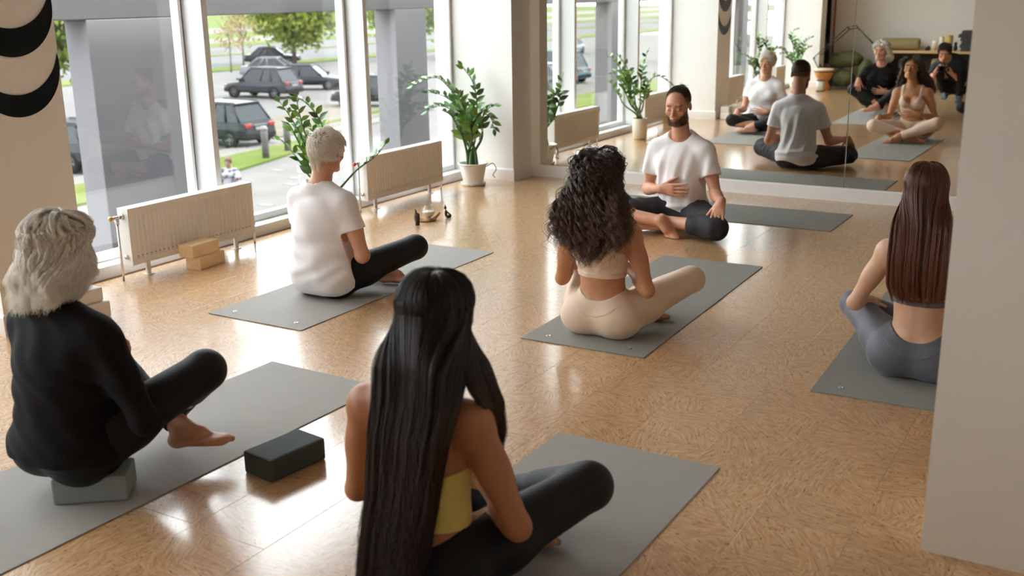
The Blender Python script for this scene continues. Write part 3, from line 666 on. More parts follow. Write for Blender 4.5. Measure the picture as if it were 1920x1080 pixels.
M_blanket = mat('charcoal blanket', (72, 74, 78), .95, bump=.5, bscale=120, var=.1, vscale=30)
for i in range(6):
    z = .602 + i * .053; g = random.Random(i); dx = g.uniform(-.012, .012) + (-.035 if i == 4 else 0)
    b = empty('folded_blanket', (-2.36 + dx, -2.06, z), ['lowest charcoal blanket of the folded stack on the bench', 'second charcoal blanket from the bottom of the bench stack', 'third charcoal blanket from the bottom of the bench stack', 'fourth charcoal blanket from the bottom of the bench stack', 'charcoal blanket second from the top of the bench stack', 'topmost charcoal blanket of the folded stack on the bench'][i], 'blanket', 'folded charcoal blankets on the bench shelf')
    MB().box(-.22, .22, -.17, .15, 0, .026, bev=.011).build('fold', M_blanket, b); MB().box(-.215, .215, -.165, .145, .0255, .052, bev=.011).build('fold', M_blanket, b)
# drum and lantern
dr = empty('djembe_drum', (-4.50, -1.18, 0), 'orange wooden drum below the plant, seen in the mirror', 'drum', rz=R(20))
M_dw = mat('drum wood', (206, 138, 72), .4, var=.2, vscale=4, bstretch=(8, 8, 1), coat=.3)
MB().lathe([(.0001, 0), (.105, 0), (.112, .01), (.095, .07), (.070, .13), (.075, .16), (.125, .21), (.152, .27), (.155, .325), (.145, .335)], 40).build('shell', M_dw, dr)
MB().lathe([(.157, .285), (.162, .288), (.162, .300), (.157, .303)], 40).build('ring', M_black, dr)
MB().lathe([(.0001, .336), (.140, .338), (.156, .328), (.158, .31), (.154, .305)], 40).build('drum_skin', mat('drum skin', (226, 206, 170), .6), dr)
for k in range(12):
    a = k * math.pi / 6; MB().tube([(.159 * math.cos(a), .159 * math.sin(a), .295), (.112 * math.cos(a + .13), .112 * math.sin(a + .13), .19), (.078 * math.cos(a + .2), .078 * math.sin(a + .2), .15)], .003, 5).build('rope', M_pot2, dr)
tn = MB().lathe([(.0001, 0), (.055, 0), (.055, .008), (.050, .010), (.050, .165), (.055, .168), (.055, .176), (.0001, .176)], 28, M=Matrix.Rotation(R(90), 4, 'Y') @ Matrix.Rotation(0, 4, 'X')); tn = None
la = empty('white_lantern', (-4.47, -.88, 0), 'small white cylinder lantern with black rims beside the drum', 'lantern')
MB().lathe([(.0001, .004), (.062, .004), (.062, .17), (.0001, .17)], 28).build('shade', mat('white paper', (232, 230, 226), .7), la)
for z in (0, .166): MB().lathe([(.0001, z), (.066, z), (.066, z + .012), (.0001, z + .012)], 28).build('rim', M_black, la)

# ------------------------------------------------------------------ outside
GZ = -4.0
M_pave = mat('pale paving', (196, 192, 190), .9, var=.05, vscale=.6, bump=.05, bscale=4, coord='Generated')
def world_var(m, scale, a, b, stretch=(1, 1, 1)):
    m.node_tree.nodes['Principled BSDF'].inputs['Specular IOR Level'].default_value = .05
    a = od(a); b = od(b)
    nt = m.node_tree; p = nt.nodes['Principled BSDF']; ge = nt.nodes.new('ShaderNodeNewGeometry'); mp = nt.nodes.new('ShaderNodeMapping'); mp.inputs['Scale'].default_value = stretch; n = nt.nodes.new('ShaderNodeTexNoise'); n.inputs['Scale'].default_value = scale; n.inputs['Detail'].default_value = 6
    cr = nt.nodes.new('ShaderNodeValToRGB'); e = cr.color_ramp.elements; e[0].position = .35; e[1].position = .65; e[0].color = lin(a) + (1,); e[1].color = lin(b) + (1,)
    nt.links.new(ge.outputs['Position'], mp.inputs[0]); nt.links.new(mp.outputs[0], n.inputs['Vector']); nt.links.new(n.outputs['Fac'], cr.inputs[0]); nt.links.new(cr.outputs[0], p.inputs['Base Color']); return m
M_asph = world_var(mat('asphalt', (170, 168, 168), .9), .25, (204, 200, 198), (220, 216, 213))
M_road = world_var(mat('road', (150, 150, 152), .9), .2, (186, 184, 186), (204, 202, 202))
M_grass = world_var(mat('lawn', (150, 170, 84), .95), .35, (160, 196, 84), (200, 214, 116))
M_grav = world_var(mat('sandy gravel', (190, 176, 150), .95), 1.2, (214, 200, 178), (232, 222, 204))
M_kerb = mat('kerb', od((236, 231, 224)), .9, spec=.05)
world_var(M_pave, .8, (212, 207, 204), (228, 223, 220))
def slab(name, x0, x1, y0, y1, z, m, label=None, h=.3, kind='structure'):
    o = MB().box(x0, x1, y0, y1, z - h, z).build(name, m); return tag(o, kind=kind)
slab('ground_paving', -25.3, -5.5, -120, 160, GZ, M_pave); slab('ground_carpark', -62.5, -25.3, -120, 200, GZ - .02, M_asph)
def poly(name, pts, z, m, h=.10):
    n = len(pts); V = [(x, y, z - h) for x, y in pts] + [(x, y, z) for x, y in pts]; F = [tuple(range(n))[::-1], tuple(range(n, 2 * n))] + [(i, (i + 1) % n, n + (i + 1) % n, n + i) for i in range(n)]
    o = mesh_obj(name, V, F, m); return tag(o, kind='structure')
poly('ground_lawn', [(-28.1, 5), (-25.1, 5), (-25.5, 24.8), (-26.4, 28.3), (-28.0, 33.0), (-29.0, 34.4), (-28.6, 30.5), (-28.2, 27.0)], GZ + .06, M_grass)
poly('ground_kerb', [(-29.4, -20), (-28.2, -20), (-28.3, 27.0), (-28.7, 30.5), (-29.3, 34.6), (-30.5, 44), (-31.6, 44), (-30.3, 34.6), (-29.6, 27)], GZ + .04, M_kerb)
poly('ground_gravel', [(-30.4, 32.3), (-30.7, 36.5), (-31.8, 44), (-37.5, 44), (-35.6, 38), (-34.0, 35.0), (-32.6, 33.0)], GZ + .03, M_grav)
poly('ground_lawn_strip', [(-31.5, 34.8), (-31.3, 34.8), (-32.9, 46), (-33.5, 46)], GZ + .06, M_grass)
poly('ground_lawn', [(-27.5, -60), (-24.5, -60), (-24.0, -25), (-24.5, -8), (-26.5, -8), (-27.0, -25)], GZ + .06, M_grass)
slab('ground_verge', -66, -62.5, -160, 300, GZ + .05, M_grass); slab('ground_road', -94, -66, -200, 400, GZ - .01, M_road)
slab('ground_verge_far', -81, -79.4, -200, 400, GZ + .05, M_grass)
slab('ground_bank', -400, -94, -400, 700, GZ + .03, M_grass)
slab('ground_path', -111.5, -101, -400, 700, GZ + .06, M_kerb, h=.2); slab('ground_path', -150, -128, -400, 700, GZ + .06, M_kerb, h=.2)
# dappled sunlight on the paving, put in as scattered pale slabs
pv = []; gp = random.Random(4); n_ = 0
ps = None; par = bpy.data.objects['ground_paving']; M_dapple = mat('painted sun dapple', od((248, 244, 238)), .9, spec=.05)
for i in range(9):
    for j in range(16):
        x, y = -24.6 + i * 1.15, 20.5 + j * .95
        if gp.random() < .5: continue
        if ps is None: ps = MB().box(-.22, .22, -.15, .15, 0, .012, bev=.004).build('sun_dapple', M_dapple, par); q = ps
        else: q = ps.copy(); link(q, par)
        q.location = (x + (.5 if j % 2 else 0), y, GZ); n_ += 1
# outer colonnade: posts and beam in front of the windows
for y0, y1, x0, x1 in ((5.5, 6.55, -7.26, -7.0), (9.43, 10.0, -7.28, -7.0), (13.4, 14.0, -7.28, -7.0), (.95, 1.6, -7.28, -7.0), (-4.8, -4.2, -7.28, -7.0)):
    tag(MB().box(x0, x1, y0, y1, GZ, 1.44, bev=.01).build('trim_column', M_conc), kind='structure')
tag(MB().box(-7.28, -7.0, -14, 22, 1.44, 1.82, bev=.01).build('trim_beam', M_beam), kind='structure')
tag(MB().tube([(-7.4, 2.53, GZ), (-7.4, 2.53, 1.44)], .10, 20).build('trim_downpipe', mat('downpipe', od((214, 214, 222), 5.5), .5)), kind='structure')
tag(MB().box(-5.6, -5.40, BY - .2, 8.44, GZ, -.02).build('wall_outer', M_conc), kind='structure')
tag(MB().box(-5.6, RX, 8.44, 24, GZ, 3.3).build('wall_shade_north', M_conc), kind='structure'); tag(MB().box(-5.6, -3.4, -16, BY - .2, GZ, 3.3).build('wall_shade_south', M_conc), kind='structure')  # unseen blocks added to keep open sky light off the outer columns
slab('ground_yard', -3.4, 60, -60, BY - .2, GZ, M_pave)
for y, x in ((27.85, -26.64), (29.61, -27.19)):
    b = empty('bollard', (x, y, GZ + .06), 'grey bollard nearer the strolling person' if y < 28 else 'grey bollard farther along the lawn edge', 'bollard', 'grey bollards on the lawn edge')
    MB().lathe([(.0001, 0), (.125, 0), (.125, .95), (.115, 1.0)], 20).build('post', mat('bollard grey', od((176, 170, 170)), .6), b)
    MB().lathe([(.118, .985), (.140, .99), (.140, 1.03), (.120, 1.08), (.07, 1.13), (.0001, 1.15)], 20).build('cap', mat('bollard cap', od((196, 190, 190)), .5), b)
# ---- cars
M_tyre = mat('tyre', (14, 14, 15), .8, spec=.08); M_rim = mat('alloy', (84, 85, 88), .4, .5); M_cargl = mat('car glass', (30, 34, 38), .15, spec=.16)
M_lampr = mat('tail lamp', (110, 22, 16), .25, spec=.4); M_lampw = mat('head lamp', (96, 98, 100), .15); M_plate = mat('plate', (92, 92, 92), .5); M_plas = mat('bumper plastic', (20, 21, 22), .7, spec=.1)
def car(x, y, rz, rgb, label, L=4.6, W=1.85, H=1.66, suv=True):
    pt = mat('car paint %d %d %d' % rgb, od(rgb, 6.5), .35, .0, spec=.12)
    t = empty('car', (x, y, GZ + (.0)), label, 'car', 'parked cars outside', rz=rz)     # front towards +x
    h = L / 2; zb = .98 if suv else .88; bot = .30
    # side profile stations: x, top of lower body, roof height (0 none), half width, cabin half width
    st = [(-h, .55, 0, .70, 0), (-h + .04, .86, 0, .80, 0), (-h + .12, zb, 0, .86, 0), (-h + .3, zb + .02, 0, .90, 0), (-h + 1.0, zb, 0, .925, 0), (-h + 2.2, zb - .02, 0, .925, 0), (h - 1.35, zb - .05, 0, .92, 0), (h - .9, zb - .09, 0, .90, 0), (h - .35, zb - .17, 0, .84, 0), (h - .08, .70, 0, .76, 0), (h, .52, 0, .68, 0)]
    V = []; F = []; k = 8; s = W / 1.85
    for (a, zt, _, w, _2) in st:
        w *= s; m_ = (bot + zt) / 2
        ring = [(-w * .92, bot), (-w, bot + .12), (-w, m_ + .05), (-w * .93, zt - .02), (-w * .82, zt), (w * .82, zt), (w * .93, zt - .02), (w, m_ + .05), (w, bot + .12), (w * .92, bot)]
        V += [(a, yy, zz) for yy, zz in ring]
    k = 10
    for i in range(len(st) - 1):
        for j in range(k): F.append((i * k + j, i * k + (j + 1) % k, (i + 1) * k + (j + 1) % k, (i + 1) * k + j))
    F += [tuple(range(k)), tuple((len(st) - 1) * k + j for j in range(k))[::-1]]
    bm = bmesh.new(); vs_ = [bm.verts.new(v) for v in V]; [bm.faces.new([vs_[q] for q in f]) for f in F]; bmesh.ops.recalc_face_normals(bm, faces=bm.faces[:])
    wx_ = (-h + .82, h - .88); wr = .335 if suv else .31
    me = bpy.data.meshes.new('body_shell'); bm.to_mesh(me); bm.free(); me.materials.append(pt); me.polygons.foreach_set('use_smooth', [False] * len(me.polygons)); body = bpy.data.objects.new('body_shell', me); link(body, t)
    # greenhouse
    r0, r1 = (-h + .28, -h + .75) if suv else (-h + .55, -h + 1.25); f0, f1 = h - 1.25, h - 2.0; zr = H - .03; wb, wr_ = .80 * s, .64 * s
    P = [(r0, zb - .02), (r1, zr), (f1, zr), (f0, zb - .06)]
    V = [(a, e * (wb if i in (0, 3) else wr_), z) for e in (-1, 1) for i, (a, z) in enumerate(P)]
    mesh_obj('window_band', V, [(0, 1, 2, 3), (7, 6, 5, 4), (0, 4, 5, 1), (1, 5, 6, 2), (2, 6, 7, 3), (3, 7, 4, 0)], M_cargl, t)
    MB().box(r1 - .10, f1 + .08, -wr_ - .015, wr_ + .015, zr - .05, H, bev=.03).build('roof', pt, t)
    pil = MB()
    for e in (-1, 1):
        for (a, z), (b, z2) in (((r0, zb - .02), (r1, zr)), ((f0, zb - .06), (f1, zr)), (((r0 + f0) / 2, zb - .03), ((r1 + f1) / 2, zr)), ((r0 + .75, zb), (r1 + .45, zr))):
            pil.tube([(a, e * (wb + .006), z), (b, e * (wr_ + .006), z2)], .045, 6)
        pil.tube([(r1 - .05, e * (wr_ - .04), H + .02), (f1, e * (wr_ - .04), H + .02)], .018, 6)
    pil.build('pillar_frame', pt, t)
    for a in wx_:
        for e in (-1, 1):
            M = Matrix.Translation((a, e * (.80 * s), wr)) @ Matrix.Rotation(R(-90 * e), 4, 'X')
            wl = MB().lathe([(wr * .62, -.10), (wr * .95, -.10), (wr, -.07), (wr, .09), (wr * .94, .125), (wr * .68, .125), (wr * .64, .10)], 28, M=M).build('wheel', M_tyre, t)
            hub = MB().lathe([(.0001, .09), (wr * .18, .10), (wr * .2, .07), (wr * .22, .04)], 20, M=M).lathe([(wr * .60, .12), (wr * .66, .115), (wr * .66, .0), (wr * .58, .0), (wr * .60, .12)], 28, M=M)
            for q in range(5):
                hub.box(-.03, .03, .03, wr * .62, .07, .10, M=M @ Matrix.Rotation(q * 2 * math.pi / 5, 4, 'Z'))
            hub.build('rim', M_rim, wl)
            MB().lathe([(.0001, .02), (wr * .6, .02), (wr * .6, .0), (.0001, .0)], 20, M=M).build('brake', M_plas, wl)
            MB().lathe([(wr * 1.02, .04), (wr * 1.14, .04), (wr * 1.14, .128), (wr * 1.02, .128), (wr * 1.02, .04)], 28, M=M).build('wheel_arch', M_plas, wl)
    for e in (-1, 1):
        MB().box(-h - .0, -h + .22, e * .60 * s - .16, e * .60 * s + .16, zb - .20, zb - .05, bev=.03).build('tail_lamp', M_lampr, t)
        MB().box(h - .30, h - .06, e * .60 * s - .17, e * .60 * s + .17, zb - .36, zb - .24, bev=.03).build('head_lamp', M_lampw, t)
        MB().box(h - 1.45, h - 1.25, e * (W / 2 + .06) - .07, e * (W / 2 + .06) + .07, zb + .02, zb + .14, bev=.03).build('side_mirror', pt, t)
        MB().box(-h - .01, -h + .06, e * .62 * s - .09, e * .62 * s + .09, .46, .50, bev=.01).build('reflector', M_lampr, t)
    MB().box(-h - .03, -h + .2, -.78 * s, .78 * s, .34, .56, bev=.04).build('rear_bumper', M_plas, t)
    MB().box(h - .22, h + .02, -.72 * s, .72 * s, .32, .52, bev=.04).build('front_bumper', M_plas, t)
    MB().box(h - .1, h + .015, -.42, .42, .54, .68, bev=.01).build('grille', M_plas, t)
    MB().box(-h - .022, -h + .05, -.27, .27, .68, .79, bev=.005).build('number_plate', M_plate, t)
    MB().box(-h - .018, -h + .06, -.36, .36, .83, .88, bev=.01).build('trim_strip', M_rim, t)
    return t
car(-31.4, 30.35, R(178), (72, 74, 84), 'dark grey SUV nearest the bollards, tail lamps facing the window', H=1.68)
car(-43.9, 46.1, R(184), (92, 96, 108), 'grey SUV behind the near one, seen from its left rear', H=1.70)
car(-44.9, 51.2, R(25), (58, 66, 84), 'dark blue estate car facing right in the second row', H=1.50, suv=False, L=4.7)
car(-64.6, 69.3, R(35), (70, 74, 80), 'dark grey car under the big tree', H=1.45, suv=False)
car(-46.8, 42.4, R(-50), (96, 112, 150), 'blue car half hidden behind the first mullion', H=1.55, suv=False)
car(-32.0, 23.6, R(180), (84, 92, 104), 'grey car seen left of the first outer column', H=1.6)
car(-34.5, 44.6, R(200), (60, 64, 72), 'dark car seen through the right pane by the outer column', H=1.6)
car(-53.5, 57.5, R(30), (196, 200, 206), 'pale silver car behind the dark blue estate', H=1.45, suv=False)
car(-31.5, -40.2, R(185), (150, 150, 152), 'silver hatchback seen in the mirror through the windows', H=1.55, suv=False)
car(-33.0, -45.0, R(185), (110, 168, 190), 'light teal van seen in the mirror beside the silver hatchback', H=2.0)
car(-47, -74, R(80), (208, 210, 214), 'white car far off in the mirror', H=1.5, suv=False)
car(-34.0, -84, R(100), (96, 104, 112), 'grey car at the far left reflected in the mirror', H=1.5, suv=False)
# ---- trees
M_bark2 = mat('tree bark', od((140, 125, 108)), .9)
def fol_mat(name, a, b):
    m = mat(name, a, .6, spec=.2); nt = m.node_tree; p = nt.nodes['Principled BSDF']; ge = nt.nodes.new('ShaderNodeNewGeometry'); n = nt.nodes.new('ShaderNodeTexNoise'); n.inputs['Scale'].default_value = .7; cr = nt.nodes.new('ShaderNodeValToRGB')
    e = cr.color_ramp.elements; e[0].position = .35; e[1].position = .65; e[0].color = lin(a) + (1,); e[1].color = lin(b) + (1,); nt.links.new(ge.outputs['Position'], n.inputs['Vector']); nt.links.new(n.outputs['Fac'], cr.inputs[0]); nt.links.new(cr.outputs[0], p.inputs['Base Color'])
    tr = nt.nodes.new('ShaderNodeBsdfTranslucent'); nt.links.new(cr.outputs[0], tr.inputs[0]); mx = nt.nodes.new('ShaderNodeMixShader'); mx.inputs[0].default_value = .45; o = nt.nodes['Material Output']; nt.links.new(p.outputs[0], mx.inputs[1]); nt.links.new(tr.outputs[0], mx.inputs[2]); nt.links.new(mx.outputs[0], o.inputs[0]); return m
M_fol = fol_mat('foliage', od((120, 165, 50), 3.4), od((205, 218, 96), 3.4)); M_fol2 = fol_mat('foliage thin', od((226, 190, 130), 4), od((228, 214, 150), 4))
def tree(x, y, h, cr, crz, nleaf, lab, m, seed, ls=.35, tr=.2, zc=None):
    g = np.random.default_rng(seed); t = empty('tree', (x, y, GZ), lab, 'tree', 'trees by the car park'); zc = zc or h - crz
    tk = MB(); tk.tube([(0, 0, 0), (.05, .03, zc * .5), (0, .05, zc)], [tr, tr * .75, tr * .45], 8)
    for k in range(7):
        a = k * .9; tk.tube([(0, .03, zc * (.55 + .05 * k)), (math.cos(a) * cr * .35, math.sin(a) * cr * .35, zc * .85 + .1 * k), (math.cos(a) * cr * .7, math.sin(a) * cr * .7, zc + crz * .3)], [tr * .4, tr * .25, tr * .1], 6)
    tk.build('trunk', M_bark2, t)
    nc = 46; C = g.normal(size=(nc, 3)); C /= np.linalg.norm(C, axis=1)[:, None]; C *= g.uniform(.45, 1, (nc, 1)) ** .5; C *= A3(cr, cr, crz) * .82; C[:, 2] += zc
    ci = g.integers(0, nc, nleaf); p = C[ci] + g.normal(size=(nleaf, 3)) * cr * .15; a = g.normal(size=(nleaf, 3)); a /= np.linalg.norm(a, axis=1)[:, None]; b = np.cross(a, g.normal(size=(nleaf, 3))); b /= np.linalg.norm(b, axis=1)[:, None]; L = g.uniform(.6, 1.2, (nleaf, 1)) * ls
    V = np.stack([p - a * L, p + b * L * .5, p + a * L, p - b * L * .5], 1).reshape(-1, 3); F = np.arange(nleaf * 4).reshape(-1, 4)
    o = np_mesh('foliage', V, F, m, t); tag(o, kind='stuff'); return t
tree(-62.0, 69.07, 7.6, 4.3, 2.9, 7000, 'broad green tree above the parked car in the middle pane', M_fol, 1, .30)
tree(-57.0, 78.6, 7.8, 3.9, 3.0, 6000, 'green tree right of the broad one in the middle pane', M_fol, 2, .30)
tree(-57.6, 58.6, 6.2, 1.5, 2.4, 420, 'thin young tree with sparse brownish leaves', M_fol2, 3, .16, .07)
tree(-60.9, 60.6, 5.4, 1.3, 2.0, 260, 'slender sapling beside the thin young tree', M_fol2, 4, .16, .05)
tree(-40.0, 30.6, 8.5, 3.2, 3.2, 5000, 'green tree seen left of the first outer column', M_fol, 5, .26)
tree(-56.0, 86.0, 8.4, 3.4, 3.2, 5000, 'green tree seen through the right pane', M_fol, 6, .28)
tree(-57.0, 101.0, 8.4, 4.2, 3.4, 5000, 'green tree at the right edge of the right pane', M_fol, 7, .28)
tree(-30.0, -66.0, 8.4, 3.4, 3.4, 4000, 'green tree seen in the mirror beyond the glass', M_fol, 8, .28)
tree(-32.0, -110.0, 9.4, 4.4, 3.4, 4000, 'distant green tree seen in the mirror', M_fol, 9, .3)

# ------------------------------------------------------------------ people
def rotm(yaw=0, pitch=0, roll=0):
    """columns: right, forward, up after yaw (left +), pitch (down +), roll (towards right shoulder +)"""
    return np.array((Matrix.Rotation(yaw, 3, 'Z') @ Matrix.Rotation(-pitch, 3, 'X') @ Matrix.Rotation(roll, 3, 'Y')))
def ik(a, c, l1, l2, hint):
    a, c = A3(a), A3(c); d = c - a; L = np.linalg.norm(d); L2 = min(L, (l1 + l2) * .995); u = d / L; c = a + u * L2
    x = (l1 * l1 - l2 * l2 + L2 * L2) / (2 * L2); y = math.sqrt(max(l1 * l1 - x * x, 0)); hv = A3(hint) - a; hv = hv - u * (hv @ u)
    return a + u * x + nrm(hv) * y, c
def hand(P, W, d, n, s, curl=.25, sc_=1., spread=.12, thumb=.5):
    """P list to fill; W wrist, d to fingertips, n palm side, s thumb side"""
    W, d, n = A3(W), nrm(d), nrm(n); n = nrm(n - d * (n @ d)); s = A3(s); s = nrm(s - d * (s @ d) - n * (s @ n)); r = .0105 * sc_
    P.append(flat(W - d * .02, W + d * .03, .024 * sc_, .028 * sc_, n, .72, .02))
    P.append(flat(W + d * .025 + s * .006, W + d * .07, .03 * sc_, .036 * sc_, n, .38, .015))
    ln = [(.040, .025, .020), (.045, .028, .022), (.041, .026, .021), (.032, .020, .018)]
    for i in range(4):
        o = (1.5 - i) * .0195 * sc_; kn = W + d * (.088 - .004 * abs(i - 1)) * sc_ + s * o
        P.append(cone(W + d * .03 + s * o * .6, kn, r, r, .010))
        dd = nrm(d + s * spread * (1.5 - i) * .7); ang = curl * (1 + .12 * i); q = kn; rr = .0088 * sc_
        for j, l in enumerate(ln[i]):
            a = ang * (.55 if j == 0 else 1.0) * (j + 1) * .7; v = nrm(dd * math.cos(a) + n * math.sin(a)); q2 = q + v * l * sc_
            P.append(cone(q, q2, rr, rr * .9, .0035)); q = q2; rr *= .9
    b = W + d * .022 + s * .022 * sc_ + n * .006; v = nrm(d * .62 + s * thumb + n * .25)
    q = b + v * .042 * sc_; P.append(cone(b, q, .0145 * sc_, .0105 * sc_, .012)); v = nrm(v + d * .35)
    q2 = q + v * .030 * sc_; P.append(cone(q, q2, .0105 * sc_, .0095 * sc_, .004)); P.append(cone(q2, q2 + nrm(v + d * .2) * .022 * sc_, .0095 * sc_, .0075 * sc_, .003))
def foot(P, A, t, up, inner, sc_=1.):
    """A ankle centre, t to toes, up away from sole, inner = big-toe side"""
    A, t = A3(A), nrm(t); up = A3(up); up = nrm(up - t * (up @ t)); inner = A3(inner); inner = nrm(inner - t * (inner @ t) - up * (inner @ up))
    P.append(ell(A - t * .028 * sc_ - up * .036 * sc_, A3(.030, .036, .030) * sc_, .02, np.stack([inner, t, up], 1)))
    P.append(cone(A, A + t * .06 * sc_ - up * .018 * sc_, .034 * sc_, .028 * sc_, .02))
    P.append(flat(A - up * .045 * sc_ - t * .01, A + t * .125 * sc_ - up * .052 * sc_ + inner * .004, .032 * sc_, .040 * sc_, up, .5, .02))
    P.append(cone(A + t * .05 - up * .03, A + t * .128 * sc_ - up * .050 * sc_ + inner * .018 * sc_, .024, .019 * sc_, .02))
    for i in range(5):
        o = (.026 - .0145 * i) * sc_; l = (.042, .038, .033, .028, .022)[i] * sc_; r = (.0125, .009, .0085, .008, .0078)[i] * sc_
        b = A + t * (.122 - .006 * i * i * .5) * sc_ - up * .052 * sc_ + inner * o
        P.append(cone(b, b + t * l * .6 + up * .003, r, r, .006)); P.append(cone(b + t * l * .6 + up * .003, b + t * l - up * .003, r, r * .92, .003))
def head(P, H, B, s=1., male=False, lids=True, lean=1.):
    """H head centre, B columns right/forward/up"""
    T = lambda x, y, z: H + B @ (A3(x, y, z) * s)
    E_ = lambda c, r, k=.02: P.append(ell(T(*c), A3(r) * s, k, B))
    C_ = lambda a, b, ra, rb, k=.01: P.append(cone(T(*a), T(*b), ra * s, rb * s, k))
    E_((0, -.014, .034), (.074, .094, .080)); E_((0, .026, -.012), (.062, .062, .082), .03)
    E_((0, .030, -.070), (.047 if not male else .051, .050, .036), .03); E_((0, .070, -.096), (.020, .016, .015), .02)
    C_((-.052, .012, -.072), (-.030, .060, -.094), .014, .013, .02); C_((.052, .012, -.072), (.030, .060, -.094), .014, .013, .02)
    C_((-.036, .080, .030), (.036, .080, .030), .010, .010, .014)
    for e in (-1, 1):
        E_((e * .042, .062, -.022), (.022, .018, .020), .02)
        P.append(ell(T(e * .031, .102, .006), A3(.017, .011, .010) * s, -.010, B))
    C_((0, .086, .014), (0, .109, -.024), .0065, .0095, .010); E_((0, .108, -.030), (.0105, .010, .009), .006)
    for e in (-1, 1):
        E_((e * .0115, .098, -.034), (.0085, .010, .0075), .005)
        E_((e * .031, .076, .004), (.0145, .0125, .0115), .003)
    E_((0, .078, -.060), (.026, .018, .022), .014)
    C_((-.021, .086, -.0575), (-.004, .0965, -.0545), .0045, .0058, .004); C_((.021, .086, -.0575), (.004, .0965, -.0545), .0045, .0058, .004)
    C_((-.017, .088, -.0665), (.017, .088, -.0665), .0055, .0055, .004); E_((0, .094, -.0665), (.012, .006, .006), .004)
    P.append(ell(T(0, .104, -.0612), A3(.022, .007, .0016) * s, -.002, B))
    for e in (-1, 1):
        Bt = B @ np.array(Matrix.Rotation(R(12 * e), 3, 'Z') @ Matrix.Rotation(R(-10), 3, 'X'))
        P.append(ell(T(e * .078, -.006, .000), A3(.0075, .018, .031) * s, .006, Bt)); P.append(ell(T(e * .083, .000, .002), A3(.004, .010, .018) * s, -.004, Bt))
def head_tint(V, H, B, s, lips, brow, lash, eyes_open=False, beard=None):
    L = ((V - H) @ B) / s; x, y, z = np.abs(L[:, 0]), L[:, 1], L[:, 2]; T = np.ones((len(V), 3))
    def mix(w, c):
        w = np.clip(w, 0, 1)[:, None]; T[:] = T * (1 - w) + np.array(c) * w
    fr = (y > .05)
    mix(fr * np.clip(1 - np.hypot((x - .042) / .026, (z + .03) / .022), 0, 1) * .5, (1.02, .80, .76))
    mix(fr * np.clip((1 - np.hypot(x / .024, (z + .062) / .0105)) * 5, 0, 1), lips)
    bz = .030 - (x - .03) ** 2 * 6; mix(fr * (np.abs(z - bz) < .0055) * (x > .012) * (x < .052) * .8, brow)
    ez = .0015 - (x - .031) ** 2 * 12 if not eyes_open else -.001 + 0 * x
    if eyes_open:
        mix(fr * (np.hypot((x - .031) / .0125, (z - .004) / .0058) < 1) * (y > .078), (1.3, 1.6, 1.9)); mix(fr * (np.hypot((x - .031) / .006, (z - .004) / .006) < 1) * (y > .082), (.12, .12, .13))
        mix(fr * (np.abs(z - (.0105 - (x - .031) ** 2 * 30)) < .0018) * (x > .017) * (x < .046), lash)
    else: mix(fr * (np.abs(z - ez + .004) < .0022) * (x > .018) * (x < .046), lash)
    mix(((x > .068) & (np.abs(y + .005) < .03) & (np.abs(z) < .04)) * .4, (1.05, .78, .72))
    if beard: mix(beard(L[:, 0], y, z), (.25, .22, .22))
    return T
def torso(w=1., d=1., male=False, bust=1., leanx=0., leany=0., shw=.165, shz=.515, hipw=1., seat=0., scap=True):
    """local torso prims; local frame: x right, y forward, z up; seat plane z = seat"""
    def q(x, y, z): t = (z - .1) / .45; return A3(x + leanx * t, y + leany * t, z + seat)
    P = []
    P.append(ell(q(0, 0, .105), (.160 * hipw, .110 * d, .098), .03))
    for e in (-1, 1): P.append(ell(q(e * .080 * hipw, -.045, .085), (.096 * hipw, .088 * d, .086), .05))
    P.append(ell(q(0, .005, .215), (.122 * w, .088 * d, .105), .05))
    P.append(ell(q(0, .0, .33), (.128 * w, .090 * d, .12), .05))
    P.append(ell(q(0, -.005, .425), (.148 * w, .098 * d, .115), .05))
    if male:
        P.append(ell(q(0, .0, .46), (.168 * w, .102 * d, .10), .04))
        for e in (-1, 1): P.append(ell(q(e * .07, .065, .455), (.07, .035, .05), .03))
    else:
        for e in (-1, 1): P.append(ell(q(e * .068 * w, .085 * d, .405), (.060 * bust, .056 * bust, .056 * bust), .025))
    P.append(cone(q(-shw * .8, -.005, shz - .005), q(shw * .8, -.005, shz - .005), .047, .047, .05))
    P.append(ell(q(0, -.02, shz - .01), (.12 * w, .07, .05), .04))
    for e in (-1, 1):
        P.append(cone(q(e * .022, -.025, shz + .080), q(e * shw * .86, -.010, shz + .010), .036, .030, .045))
        if scap: P.append(ell(q(e * .072, -.080 * d, .43), (.040, .018, .055), .035))
    P.append(('c', q(0, -.118 * d, .12), q(0, -.120 * d, .45), .008, .008, -.035))
    P.append(('c', q(0, -.150 * d, .0), q(0, -.140 * d, .07), .006, .002, -.02))
    return P
